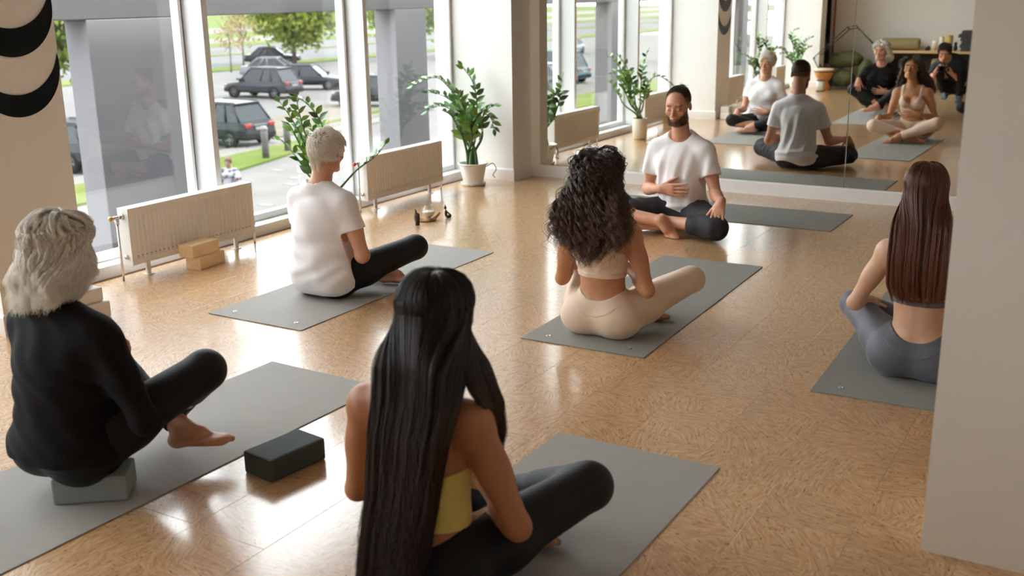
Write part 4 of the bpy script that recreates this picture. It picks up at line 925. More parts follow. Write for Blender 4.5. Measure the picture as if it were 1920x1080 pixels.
class Fig:
    """builds a person from joints given in a local frame, placed at base (x, y) and turned by rz"""
    def __init__(s, base, rz=0., male=False, sk=1.):
        s.base = A3(base[0], base[1], .0045); s.clip = lambda x, y, z: .0003 - z; c, n = math.cos(rz), math.sin(rz); s.M = np.array([[c, -n, 0], [n, c, 0], [0, 0, 1.]]); s.male = male; s.sk = sk
        s.torso = []; s.arms = []; s.legs = []; s.hd = []; s.hands = []; s.feet = []; s.J = {}
    def set_torso(s, P, neck, H, B, hs=1., nr=.052, lids=True):
        s.torso = P; s.H, s.B, s.hs = A3(H), B, hs
        nk = A3(neck); s.J['neck'] = nk
        s.hd.append(cone(s.H + B @ A3(0, -.024, -.045) * hs, nk, nr, nr * 1.12, .03))
        head(s.hd, s.H, B, hs, s.male)
    def arm(s, e, S, El, W, hd, hn, curl=.25, ua=.28, fa=.25, th=1., hs=None, spread=.12, tw=None, thumb=.5):
        S, El, W = A3(S), A3(El), A3(W); El = S + nrm(El - S) * ua; W = El + nrm(W - El) * fa
        s.J['S' + e], s.J['E' + e], s.J['W' + e] = S, El, W
        u = nrm(El - S); f = nrm(W - El); mg = 1.15 if s.male else 1.
        s.J['armp' + e] = [ell(S + u * .012, A3(.048, .047, .056) * th * mg, .045), cone(S, El, .047 * th * mg, .036 * th * mg, .03), ell(S + u * ua * .42, A3(.043, .043, .08) * th * mg, .03, np.stack([nrm(np.cross(u, A3(.3, .2, .9))), nrm(np.cross(u, np.cross(u, A3(.3, .2, .9)))), u], 1))]
        s.J['forep' + e] = [cone(El, W, .036 * th * mg, .0235 * th * mg, .015), cone(El + f * .03, El + f * .11, .040 * th * mg, .034 * th * mg, .02)]
        s.arms += s.J['armp' + e] + s.J['forep' + e]
        side = np.cross(nrm(hd), nrm(hn)); tw = side if tw is None else A3(tw)
        hand(s.hands, W, hd, hn, tw, curl, (1.12 if s.male else .98) if hs is None else hs, spread, thumb)
    def leg(s, e, Hp, K, A, toe, up, inner, th=1., tl=.42, sl=.40, fs=1.):
        Hp, K, A = A3(Hp), A3(K), A3(A); K = Hp + nrm(K - Hp) * tl; A = K + nrm(A - K) * sl
        s.J['H' + e], s.J['K' + e], s.J['A' + e] = Hp, K, A; u = nrm(A - K); v = nrm(K - Hp)
        s.J['legp' + e] = [cone(Hp, K, .088 * th, .060 * th, .04), ell(Hp + v * .12 - A3(0, 0, .012), A3(.085, .10, .078) * th, .04), cone(K, A, .054 * th, .037, .02), cone(K + u * .05 - v * .012, K + u * .17 - v * .008, .056 * th, .045 * th, .03), ell(K, A3(.058, .058, .058) * th, .02)]
        s.legs += s.J['legp' + e]; foot(s.feet, A, toe, up, inner, fs)
    def w(s, q):
        a = s.M @ q[1] + s.base
        if q[0] == 'e': return ('e', a, q[2], s.M @ q[3], 0, q[5])
        b = s.M @ q[2] + s.base
        return (q[0], a, b, q[3], q[4], q[5]) + ((s.M @ q[6], q[7]) if q[0] == 'f' else ())
    def W(s, P): return [s.w(q) for q in P]
    def wp(s, p): return s.M @ A3(p) + s.base
    def start(s, label, group=None):
        s.e = empty('person', s.base, label, 'person', group); return s.e
    def body(s, m, h=.006, lips=(.95, .62, .60), brow=(.35, .3, .28), lash=(.3, .25, .24), eyes_open=False, beard=None, extra=()):
        P = s.torso + s.legs + s.hd + s.arms + s.feet + s.hands + list(extra); Hh, Bb = s.wp(s.H), s.M @ s.B
        Mf = s.M.astype(np.float32); bf = s.base.astype(np.float32)
        def post(p, d): l = (p - bf) @ Mf; return np.maximum(d, s.clip(l[..., 0], l[..., 1], l[..., 2]))
        s.bo = sdf_obj('body', s.W(P), m, s.e, s.base, h, post, tintf=lambda V: head_tint(V, Hh, Bb, s.hs, lips, brow, lash, eyes_open, beard)); return s.bo
    def cloth(s, name, prims, m, infl=.005, keep=None, cuts=(), h=.007, fold=None, parent=None):
        """keep(local x, y, z) -> signed value (<0 keep); cuts: (centre, normal, radius) trims beyond a hem"""
        Mi = s.M.T.astype(np.float32); bs = s.base.astype(np.float32)
        def post(p, d):
            l = (p - bs) @ s.M.astype(np.float32)
            if fold is not None: d = d - fold(l[..., 0], l[..., 1], l[..., 2])
            if keep is not None: d = np.maximum(d, keep(l[..., 0], l[..., 1], l[..., 2]))
            for c, n, r in cuts:
                nn = nrm(n).astype(np.float32); q = l - A3(c).astype(np.float32); ax_ = q @ nn; rd = q - ax_[..., None] * nn; rem = np.maximum(np.maximum(-ax_, ax_ - .30), np.sqrt((rd * rd).sum(-1)) - r); d = np.maximum(d, -rem)
            return np.maximum(d, s.clip(l[..., 0], l[..., 1], l[..., 2]))
        return sdf_obj(name, s.W(prims), m, parent or s.e, s.base, h, post, infl)
    # ---- hair strands as hair curves, given in local points (n, k, 3)
    def strands(s, name, pts, m, rad=.0005, parent=None, tip=.3):
        n, k, _ = pts.shape; hc = bpy.data.hair_curves.new(name); hc.add_curves([k] * n)
        hc.attributes['position'].data.foreach_set('vector', (pts @ s.M.T).astype(np.float32).ravel()) if 'position' in hc.attributes else hc.position_data.foreach_set('vector', (pts @ s.M.T).astype(np.float32).ravel())
        ra = hc.attributes.get('radius') or hc.attributes.new('radius', 'FLOAT', 'POINT')
        rr = rad * np.where(np.linspace(0, 1, k) < .7, 1, 1 - (np.linspace(0, 1, k) - .7) / .3 * (1 - tip)); ra.data.foreach_set('value', np.tile(rr, n).astype(np.float32))
        hc.materials.append(m); o = bpy.data.objects.new(name, hc); link(o, parent or s.e); return o
def hair_mat(name, rgb, rough=.38, spec=.5, var=.35, tipc=None):
    m = mat(name, rgb, rough, spec=spec); nt = m.node_tree; b = nt.nodes['Principled BSDF']
    hi = nt.nodes.new('ShaderNodeHairInfo'); mr = nt.nodes.new('ShaderNodeMapRange'); mr.inputs['To Min'].default_value = 1 - var; mr.inputs['To Max'].default_value = 1 + var
    nt.links.new(hi.outputs['Random'], mr.inputs['Value']); v = nt.nodes.new('ShaderNodeVectorMath'); v.operation = 'SCALE'; v.inputs[0].default_value = lin(rgb); nt.links.new(mr.outputs[0], v.inputs['Scale'])
    out = v.outputs[0]
    if tipc:
        mx = nt.nodes.new('ShaderNodeMix'); mx.data_type = 'RGBA'; mx.inputs['B'].default_value = lin(tipc) + (1,); nt.links.new(hi.outputs['Intercept'], mx.inputs['Factor']); nt.links.new(out, mx.inputs['A']); out = mx.outputs['Result']
    nt.links.new(out, b.inputs['Base Color']); return m
def scalp_roots(n, zmin=-.02, front=.055, region=None, seed=1):
    g = np.random.default_rng(seed); out = []
    while sum(len(o) for o in out) < n:
        d = g.normal(size=(n * 3, 3)); d /= np.linalg.norm(d, axis=1)[:, None]; p = d * A3(.074, .094, .080) + A3(0, -.014, .034)
        ok = (p[:, 2] > zmin) & ~((p[:, 1] > front - np.clip(.07 - p[:, 2], 0, .1) * .75) & (p[:, 2] < .118))
        if region is not None: ok &= region(p)
        out.append(d[ok])
    return np.concatenate(out)[:n]
def long_hair(fig, n, k, env, zend, seed=1, part=0., layer=(.004, .022), curl=0., cfreq=60., nclump=0, wisp=0., zjit=.06, zexit=-.015, side=1., jit=.003, region=None, drift=.0, front=.055, blend=.16, clj=.35, vshape=0., lj=0):
    """strands over the scalp then hanging into env(z local) -> cx, wx, cy, wy"""
    g = np.random.default_rng(seed); D = scalp_roots(n, region=region, seed=seed, front=front); L_ = g.uniform(*layer, n)
    th = np.arctan2(D[:, 0], -D[:, 1])                      # 0 at the back, +-pi at the face
    if nclump:
        ci = g.integers(0, nclump, n); cd = scalp_roots(nclump, region=region, seed=seed + 5); best = np.argmax(D @ cd.T, axis=1); ci = best
    thc = np.clip(th, -2.0, 2.0)
    if nclump:
        tc = np.arctan2(cd[:, 0], -cd[:, 1]); thc = np.clip(tc[ci] + (th - tc[ci]) * clj, -2., 2.); Lc = g.uniform(*layer, nclump); L_ = np.clip(Lc[ci] + g.normal(size=n) * (layer[1] - layer[0]) * (lj if lj else .05 if curl else .15), layer[0] * .7, layer[1] * 1.1)
    u = np.sin(thc * .5) / math.sin(1.0) * (.72 + .28 * (g.uniform(0, 1, nclump)[ci] if nclump else g.uniform(0, 1, n)) + g.normal(size=n) * .015); v = (L_ - layer[0]) / (layer[1] - layer[0] + 1e-9)
    E_ = np.stack([np.sin(thc), -np.cos(thc), np.full(n, zexit / .08)], 1); E_ /= np.linalg.norm(E_, axis=1)[:, None]
    t = np.linspace(0, 1, k)[None, :, None]; ka = max(4, int(k * .32)); hs = fig.hs; H, B = fig.H, fig.B
    ta = np.linspace(0, 1, ka)[None, :, None]; dd = D[:, None] * (1 - ta) + E_[:, None] * ta; dd /= np.linalg.norm(dd, axis=2)[..., None]
    off = (.4 + .6 * np.minimum(ta[..., 0] * 2.5, 1)) * L_[:, None] + .002
    pa = (dd * (A3(.074, .094, .080) + off[..., None]) + A3(0, -.014, .034)) * hs; pa = pa @ B.T + H
    ex = pa[:, -1]; kb = k - ka; ze = zend + g.uniform(-zjit, zjit * .6, n) + (zjit * 2 * g.random(n) ** 3)
    ze = (ze if not nclump else (ze[:nclump] if n >= nclump else np.resize(ze, nclump))[ci] + g.normal(size=n) * .006) + vshape * np.abs(u) ** 1.6; tb = (np.arange(1, kb + 1) / kb)[None, :]; z = ex[:, 2:3] * (1 - tb) + ze[:, None] * tb
    cx, wx, cy, wy = env(z); X = cx + u[:, None] * wx; Y = cy - (v[:, None] - .5) * wy
    s_ = np.clip((ex[:, 2:3] - z) / blend, 0, 1); s_ = s_ * s_ * (3 - 2 * s_)
    X = ex[:, 0:1] * (1 - s_) + X * s_; Y = ex[:, 1:2] * (1 - s_) + Y * s_
    pb = np.stack([X, Y, z], 2); P = np.concatenate([pa, pb], 1)
    a = np.concatenate([np.zeros(ka), np.linspace(0, 1, kb)])[None, :]
    # waviness shared by neighbours
    ph = g.uniform(0, 6.28, (n, 3)); P[..., 0] += jit * np.sin(P[..., 2] * 18 + ph[:, 0:1] * 1.2 + u[:, None] * 6) * a; P[..., 1] += jit * np.sin(P[..., 2] * 23 + ph[:, 1:2]) * a
    P += (np.cumsum(g.normal(size=P.shape), 1) * .0006 * wisp) * a[..., None]
    if curl:
        pc = g.uniform(0, 6.28, nclump)[ci]; fc = g.uniform(.75, 1.35, nclump)[ci] * cfreq; ac = g.uniform(.6, 1.3, nclump)[ci] * curl
        aa = np.clip(np.arange(k) / k * 5, 0, 1)[None, :]; sl = np.cumsum(np.linalg.norm(np.diff(P, axis=1), axis=2), 1)[:, -1]; cm = np.bincount(ci, sl, nclump) / np.maximum(np.bincount(ci, minlength=nclump), 1); arg = cm[ci][:, None] * np.linspace(0, 1, k)[None] * fc[:, None] + pc[:, None] + ph[:, 0:1] * .10
        P[..., 0] += ac[:, None] * np.cos(arg) * aa; P[..., 1] += ac[:, None] * np.sin(arg) * aa; P[..., 2] += ac[:, None] * .5 * np.sin(arg * .5 + ph[:, 1:2]) * aa
    return P
def short_hair(fig, n, k, length, seed=1, crown=(0, -.35, 1), lift=(.003, .012), region=None, zmin=-.05, front=.055, sweep=(0, 0, 0), nclump=0, rough=.35):
    g = np.random.default_rng(seed); D = scalp_roots(n, zmin=zmin, region=region, seed=seed, front=front); c = nrm(crown)
    L = g.uniform(length[0], length[1], n); P = np.zeros((n, k, 3)); d = D.copy(); jit_ = g.normal(size=(n, 3)) * rough; lf = g.uniform(*lift, n)
    for i in range(k):
        t = i / (k - 1); P[:, i] = d * (A3(.074, .094, .080) + (.001 + lf * min(1, t * 1.6))[:, None]) + A3(0, -.014, .034)
        tg = d * (d @ c)[:, None] - c + A3(sweep) + jit_; tg -= d * (tg * d).sum(1)[:, None]; tg /= np.linalg.norm(tg, axis=1)[:, None] + 1e-9
        d = d + tg * (L / (k - 1) / .085)[:, None]; d /= np.linalg.norm(d, axis=1)[:, None]
    if nclump:
        cs = g.integers(0, n, nclump); ci = cs[np.argmax(D @ D[cs].T, axis=1)]; w = (np.linspace(0, 1, k) ** 1.2 * .8)[None, :, None]; P = P * (1 - w) + (P[ci] + (P[:, :1] - P[ci][:, :1]) * .15) * w
    return (P * fig.hs) @ fig.B.T + fig.H
def hair_base(fig, m, parent, env=None, z0=.0, z1=.0, f=.8, lay=.004, zb=-.02, name='hair_base', seg=7, fr=.012, h=.007, zlo=-1.):
    B, H, s_ = fig.B, fig.H, fig.hs; P = [ell(H + B @ A3(0, -.026 , .040) * s_, A3(.074 + lay, .086 + lay, .078 + lay) * s_, .02, B)]
    if env is not None:
        zs = np.linspace(z0, z1, seg); pr = None
        for z in zs:
            cx, wx, cy, wy = [float(q) for q in env(np.array(z))]
            P.append(ell((cx, cy, z), (max(wx * f, .012), max(wy * .30, .010), abs(z1 - z0) / seg * .95), .03))
    def keep(x, y, z):
        L = (np.stack([x, y, z], -1) - H.astype(np.float32)) @ B.astype(np.float32) / s_
        return np.maximum(np.where(L[..., 2] > -.10, L[..., 1] - (.045 + fr + np.clip(L[..., 2] - .04, -.2, .06) * .55), -1), zlo - L[..., 2] + .5 * L[..., 1] * (zlo > -.9))
    return fig.cloth(name, P, m, 0., keep, h=h, parent=parent)

# ------------------------------------------------------------------ the seated class
def env_fn(tab):
    t = np.array(sorted(tab)); 
    return lambda z: tuple(np.interp(z, t[:, 0], t[:, i]) for i in (1, 2, 3, 4))
def rz_(x, y): return 3 * np.clip(np.sqrt(x * x + y * y) - .165, 0, 1)
def zkeep(lo, hi): return lambda x, y, z: np.maximum(lo - z, z - hi)
M_legb = mat('black leggings', (17, 19, 24), .6, sheen=.0, spec=.3, bump=.03, bscale=200)
SHW = .168

# --- woman in beige set, dark curly hair
def person_curly():
    F = Fig((-2.10, 4.40)); F.start('seated woman with long dark curly hair in a beige sports bra and beige leggings')
    sk = skin_mat('skin tan', (188, 134, 98)); be = mat('beige knit', (222, 196, 172), .7, sheen=.25, bump=.04, bscale=240)
    F.set_torso(torso(.90, .95, leanx=-.02, shw=.160, shz=.500, hipw=1.12, bust=1.), (-.03, -.015, .57), (-.045, .03, .752), rotm(R(4), R(-8)), .98, nr=.047)
    F.arm('R', (.140, 0, .500), (.225, -.005, .25), (.07, .15, .285), (-1, .18, .02), (.1, -1, 0), .2, ua=.275, fa=.235, th=.88, tw=(0, 0, 1))
    F.arm('L', (-.180, 0, .490), (-.235, .02, .24), (-.30, .25, .25), (-.1, .72, -.65), (.1, -.7, -.7), .45, ua=.26, fa=.25, th=.88, tw=(1, 0, 0))
    F.leg('R', (.10, .01, .100), (.30, .35, .215), (-.02, .40, .085), (-.95, .25, -.1), (0, .3, 1), (0, 1, .1), .98, .42, .39)
    F.leg('L', (-.10, .01, .100), (-.32, .34, .165), (.10, .27, .060), (.95, .25, 0), (-.1, .3, 1), (0, 1, .2), .98, .42, .39)
    F.body(sk, .0050)
    leg = F.torso[:3] + F.torso[3:4] + F.torso[-1:] + F.legs
    wz = lambda x, y: .180 + .055 * np.clip(np.abs(x) / .12, 0, 1) ** 2 + .02 * np.clip(y / .1, 0, 1)
    lg = F.cloth('leggings', leg, be, .0045, lambda x, y, z: z - wz(x, y) - rz_(x, y), cuts=[(F.J['A' + e] - nrm(F.J['A' + e] - F.J['K' + e]) * .035, nrm(F.J['A' + e] - F.J['K' + e]), .085) for e in 'RL'], h=.006,
        fold=lambda x, y, z: .0012 * np.sin(90 * x + 40 * y + 60 * z) * np.exp(-(((x - .12) / .07) ** 2 + ((y - .03) / .08) ** 2)))
    F.cloth('waistband', F.torso[:4] + F.torso[-1:], be, .0058, lambda x, y, z: np.maximum(z - wz(x, y) - .001, wz(x, y) - .072 - z), h=.006, parent=lg)
    bra = [q for q in F.torso]
    def keep(x, y, z):
        x = x + .02; ax = np.abs(x); back = y < 0
        vn = np.where(back, .372 + .95 * ax, .395 + 1.5 * np.clip(ax - .03, 0, 1)); strap = np.maximum(np.abs(ax - .098) - .0165, z - .60)
        bodyb = np.maximum(z - np.minimum(vn, np.where(back, .45, .46) - 1.1 * np.clip(ax - .098, 0, 1)), ax - .148)
        return np.maximum(np.minimum(bodyb, np.maximum(strap, .36 - z)), .292 - z)
    br = F.cloth('sports_bra', bra, be, .005, keep, h=.0055)
    F.cloth('bra_band', F.torso, be, .0066, lambda x, y, z: np.maximum(.288 - z, z - .318), h=.0055, parent=br)
    hm = hair_mat('hair dark curls', (58, 41, 33), .30, .7, .6, (96, 66, 50)); hb = mat('hair dark base', (30, 20, 16), .6)
    env = env_fn([(.84, -.045, .10, -.02, .17), (.78, -.04, .122, -.035, .18), (.72, -.035, .142, -.055, .18), (.65, -.025, .165, -.08, .16), (.58, -.018, .185, -.10, .14), (.51, -.010, .200, -.12, .13), (.45, -.018, .175, -.135, .11), (.38, -.03, .11, -.14, .08)])
    P = long_hair(F, 4600, 64, env, .415, 3, vshape=.09, layer=(.012, .046), curl=.0105, cfreq=120, nclump=340, wisp=.5, zjit=.07, zexit=.02, front=.062, clj=.07, blend=.20)
    P3 = long_hair(F, 120, 64, env, .42, 4, layer=(.03, .060), curl=.016, cfreq=70, nclump=240, wisp=3.5, zjit=.10, zexit=.02, front=.062, clj=.2, blend=.20)
    P = np.concatenate([P, P3])
    h = F.strands('hair', P, hm, .00085); hair_base(F, hb, h, env, .68, .47, .55, lay=.003); return F
def person_white():
    F = Fig((-3.74, 4.33)); F.start('seated woman with short silver hair in a white t-shirt and black leggings')
    sk = skin_mat('skin fair warm', (208, 158, 130)); ws = mat('white jersey', (238, 236, 240), .8, sheen=.2, bump=.05, bscale=220)
    F.set_torso(torso(1.12, 1.15, leanx=-.02, shw=.160, shz=.515, hipw=1.02, bust=1.05, scap=False), (-.02, .0, .60), (.004, .04, .778), rotm(R(4), R(6), R(3)), .99, nr=.053)
    F.arm('R', (.150, 0, .512), (.232, .01, .24), (.06, .19, .235), (-1, .1, .0), (.1, -1, 0), .2, ua=.29, fa=.235, th=1.04, tw=(0, 0, 1))
    F.arm('L', (-.190, 0, .512), (-.235, .06, .26), (-.235, .28, .25), (0, .75, -.6), (0, -.65, -.75), .45, ua=.275, fa=.25, th=1., tw=(1, 0, 0))
    F.leg('R', (.095, .01, .105), (.345, .325, .225), (-.02, .42, .09), (-.95, .2, 0), (0, .2, 1), (0, 1, 0), 1.02, .43, .40)
    F.leg('L', (-.095, .01, .105), (-.26, .38, .15), (.22, .30, .062), (.97, .25, .05), (-.05, .25, 1), (0, 1, .1), 1.0, .42, .45)
    F.body(sk, .006)
    lg = F.cloth('leggings', F.torso[:4] + F.legs, M_legb, .0055, lambda x, y, z: z - .24 - rz_(x, y), cuts=[(F.J['A' + e] - nrm(F.J['A' + e] - F.J['K' + e]) * .03, nrm(F.J['A' + e] - F.J['K' + e]), .085) for e in 'RL'], h=.0065)
    sh = [ell((-.005, -.030, .125), (.205, .150, .125), .06), ell((-.012, -.012, .26), (.176, .138, .14), .08), ell((-.018, -.004, .40), (.172, .128, .14), .08), ell((-.02, .05, .40), (.14, .09, .09), .06), cone((-.15, -.01, .495), (.12, -.01, .495), .052, .052, .06)] + F.torso[:-2]
    sh += [cone((-.02 + e * .025, -.02, .605), (-.02 + e * .145, -.01, .530), .042, .034, .05) for e in (-1, 1)]
    for e, sx in (('R', 1), ('L', -1)):
        S, E_ = F.J['S' + e], F.J['E' + e]; sh += [cone(S, S + (E_ - S) * .60, .050, .060, .05)]
    cuts = [(F.J['S' + e] + (F.J['E' + e] - F.J['S' + e]) * .50, nrm(F.J['E' + e] - F.J['S' + e]), .080) for e in 'RL']
    def keep(x, y, z):
        hem = .065 - .045 * np.clip(-y / .10, -.6, 1) ; nk = np.sqrt((x + .02) ** 2 + (y - .010) ** 2 * .8 + (z - .648) ** 2 * 1.0) - .080
        return np.maximum(hem - z, -nk)
    def fold(x, y, z):
        return .0055 * np.sin(55 * z + 9 * x + 2.2 * np.sin(14 * x + 9 * z)) * np.exp(-((z - .30) / .09) ** 2) + .004 * np.sin(70 * z - 30 * x + 2 * np.sin(20 * y)) * np.exp(-((z - .16) / .06) ** 2) + .0028 * np.sin(34 * x + 25 * z + 2 * np.sin(12 * z))
    F.cloth('t_shirt', sh, ws, .004, keep, cuts, h=.006, fold=fold)
    hm = hair_mat('hair silver blond', (232, 224, 214), .42, .5, .35, (240, 234, 226)); hb = mat('hair silver base', (134, 122, 106), .8)
    reg = lambda p: ~((np.abs(p[:, 0]) > .060) & (p[:, 2] < .020) & (p[:, 1] > -.03))
    P = short_hair(F, 4800, 14, (.045, .075), 5, crown=(.0, -.80, .72), lift=(.006, .030), region=reg, zmin=-.045, front=.046, sweep=(.15, .1, -.1), rough=.45, nclump=260)
    env = env_fn([(.82, .004, .08, .0, .16), (.75, .002, .062, -.008, .08), (.70, -.004, .052, -.012, .06), (.66, -.008, .046, -.012, .05)])
    P2 = long_hair(F, 2200, 14, env, .672, 6, layer=(.004, .014), nclump=60, wisp=1.2, zjit=.025, zexit=-.02, front=.02, blend=.05, region=lambda p: (p[:, 1] < -.035) & (p[:, 2] < .08) & (np.abs(p[:, 0]) < .06))
    h = F.strands('hair', np.concatenate([P, P2]), hm, .00075); hair_base(F, hb, h, env, .74, .69, .8, lay=.003, h=.006, seg=3, fr=-.012); return F
def person_black():
    F = Fig((-2.93, 2.06)); F.start('woman with wavy grey hair in a black long-sleeved top sitting on a foam block')
    sk = skin_mat('skin fair', (206, 152, 124)); bk = mat('black jersey', (18, 17, 19), .85, spec=.2, bump=.05, bscale=200)
    Z = .055
    def clip(x, y, z):
        a, b = x - .092, y + .010; c_, s_ = math.cos(R(38)), math.sin(R(38)); u, v = a * c_ + b * s_, -a * s_ + b * c_
        inb = np.maximum(np.abs(u) - .1180, np.abs(v) - .0755); return np.where(z < .15, np.maximum(np.minimum(.0886 - z, -inb), .0003 - z), .0003 - z)
    F.clip = clip
    F.set_torso(torso(1.18, 1.16, leanx=.0, leany=.015, shw=.178, shz=.500, hipw=1.12, bust=1.05, seat=Z, scap=False), (-.01, .015, .635), (-.018, .060, .808), rotm(R(10), R(6)), 1.0, nr=.052)
    F.arm('R', (.190, .015, .540), (.315, .03, .30), (.04, .20, .30), (-1, .15, .05), (.1, -1, 0), .2, ua=.29, fa=.27, th=1.05, tw=(0, 0, 1))
    F.arm('L', (-.195, .015, .545), (-.275, .09, .37), (-.215, .33, .46), (.1, .75, -.65), (-.1, -.6, -.8), .5, ua=.25, fa=.25, th=1.0, tw=(1, 0, 0))
    F.leg('R', (.085, .01, .17), (.325, .275, .372), (.0, .42, .11), (-.9, .4, 0), (0, .2, 1), (0, 1, 0), 1.03, .43, .40)
    F.leg('L', (-.10, .01, .16), (-.27, .34, .33), (.24, .31, .085), (.90, .38, .14), (-.1, .15, 1), (0, 1, .2), 1.0, .42, .49)
    F.body(sk, .0052, eyes_open=True)
    F.cloth('leggings', F.torso[:4] + F.legs, M_legb, .005, lambda x, y, z: z - .30 - rz_(x, y), cuts=[(F.J['A' + e] - nrm(F.J['A' + e] - F.J['K' + e]) * .04, nrm(F.J['A' + e] - F.J['K' + e]), .09) for e in 'RL'], h=.0068)
    tp = F.arms + [ell((0, -.030, .17), (.205, .155, .12), .06), ell((0, -.008, .31), (.178, .140, .13), .08), ell((0, .005, .43), (.176, .130, .13), .08), ell((0, .075, .43), (.13, .075, .08), .06), cone((-.14, .01, .545), (.14, .01, .545), .052, .052, .06)] + F.torso[:-2]
    tp += [cone((e * .03, .0, .615), (e * .145, .01, .565), .040, .038, .05) for e in (-1, 1)]
    cuts = [(F.J['W' + e] - nrm(F.J['W' + e] - F.J['E' + e]) * .045, nrm(F.J['W' + e] - F.J['E' + e]), .085) for e in 'RL']
    def keep(x, y, z):
        nk = np.sqrt((x + .01) ** 2 + (y - .03) ** 2 * .8 + (z - .675) ** 2 * .8) - .078; return np.maximum(.13 - .02 * np.clip(y / .1, -1, 1) - z, -nk)
    fold = lambda x, y, z: .0035 * np.sin(80 * z + 6 * x + 2 * np.sin(11 * x)) * np.exp(-((z - .30) / .12) ** 2) * (np.abs(x) < .2) + .002 * np.sin(60 * (x + z) + 2 * np.sin(30 * z))
    F.cloth('long_sleeved_top', tp, bk, .005, keep, cuts, h=.0068, fold=fold)
    hm = hair_mat('hair grey waves', (222, 216, 208), .38, .6, .4, (244, 240, 234)); hb = mat('hair grey base', (140, 132, 124), .8)
    env = env_fn([(.90, .006, .105, .0, .15), (.82, .010, .108, .0, .155), (.74, .012, .102, -.010, .145), (.69, .006, .090, -.025, .115), (.65, -.01, .085, -.05, .10), (.60, -.02, .06, -.06, .07)])
    P = long_hair(F, 8500, 38, env, .672, 11, lj=.16, layer=(.010, .030), curl=.0080, cfreq=60, nclump=260, wisp=1.3, zjit=.05, zexit=.02, front=.066, blend=.14, clj=.12)
    h = F.strands('hair', P, hm, .00085); hair_base(F, hb, h, env, .78, .70, .60, lay=.004); return F
def person_yellow():
    F = Fig((-1.53, 2.12)); F.start('woman with very long black hair in a yellow bra, nearest to the viewer')
    sk = skin_mat('skin bronze', (172, 116, 82)); ye = mat('yellow knit', (224, 204, 112), .7, sheen=.25, bump=.06, bscale=220)
    F.set_torso(torso(.98, 1., leanx=-.02, leany=.01, shw=.168, shz=.520, hipw=1.05), (-.02, -.005, .60), (.022, .045, .782), rotm(R(-4), R(2)), 1.0, nr=.048)
    F.arm('R', (.145, .01, .512), (.250, .05, .225), (.05, .20, .245), (-1, .15, 0), (.1, -1, 0), .2, ua=.31, fa=.25, th=.98, tw=(0, 0, 1))
    F.arm('L', (-.200, .0, .510), (-.270, .03, .225), (-.26, .27, .24), (0, .75, -.6), (0, -.65, -.75), .45, ua=.30, fa=.25, th=.95, tw=(1, 0, 0))
    F.leg('R', (.09, .02, .100), (.275, .385, .195), (-.05, .44, .085), (-.95, .2, 0), (0, .3, 1), (0, 1, .1), 1.08, .44, .40)
    F.leg('L', (-.10, .02, .100), (-.33, .36, .165), (.12, .30, .060), (.95, .25, 0), (-.1, .3, 1), (0, 1, .2), 1.0, .43, .40)
    F.body(sk, .006)
    F.cloth('leggings', F.torso[:4] + F.torso[-1:] + F.legs, M_legb, .0045, lambda x, y, z: z - .165 - .05 * np.clip(np.abs(x) / .12, 0, 1) ** 2 - rz_(x, y), cuts=[(F.J['A' + e] - nrm(F.J['A' + e] - F.J['K' + e]) * .035, nrm(F.J['A' + e] - F.J['K' + e]), .085) for e in 'RL'], h=.0065)
    def keep(x, y, z):
        x = x + .02; top = .350 + .25 * np.abs(x) * (y < 0) + .085 * (y > 0)
        return np.maximum(np.maximum(z - top, .212 - z), np.abs(x) - .150)
    F.cloth('sports_bra', F.torso, ye, .0055, keep, h=.0055)
    hm = hair_mat('hair black long', (22, 16, 16), .32, .5, .5, (58, 38, 31)); hb = mat('hair black base', (13, 11, 12), .55)
    env = env_fn([(.86, .022, .12, -.01, .14), (.80, .030, .120, -.03, .14), (.70, .045, .108, -.06, .12), (.60, .048, .106, -.095, .09), (.51, .040, .104, -.125, .07), (.35, .018, .096, -.135, .06), (.19, -.005, .090, -.15, .07), (.04, -.035, .086, -.15, .07)])
    reg = lambda p: ~((p[:, 0] > .040) & (p[:, 1] > -.03))
    P = long_hair(F, 9000, 46, env, .12, 21, layer=(.003, .020), nclump=240, wisp=.35, zjit=.12, zexit=.02, front=.066, jit=.0025, region=reg, clj=.9)
    P = np.concatenate([P, long_hair(F, 260, 46, env, .16, 23, layer=(.012, .023), wisp=3.0, zjit=.14, zexit=.02, front=.066, jit=.010, region=reg)])
    # right-hand locks that fall forward over the right shoulder
    env2 = env_fn([(.86, .08, .03, .02, .06), (.78, .100, .034, .02, .08), (.70, .115, .034, .02, .09), (.62, .135, .034, .035, .09), (.55, .150, .030, .065, .07), (.45, .14, .028, .10, .06), (.30, .11, .028, .13, .05)])
    P2 = long_hair(F, 3000, 40, env2, .40, 22, layer=(.003, .020), nclump=60, wisp=.8, zjit=.05, zexit=-.01, front=.066, jit=.002, region=lambda p: (p[:, 0] > .0) & (p[:, 1] > -.075))
    h = F.strands('hair', P, hm, .0007)
    F.strands('front_lock', P2, hm, .0007, parent=h)
    hair_base(F, hb, h, env, .60, .30, .75, lay=.0)
    return F
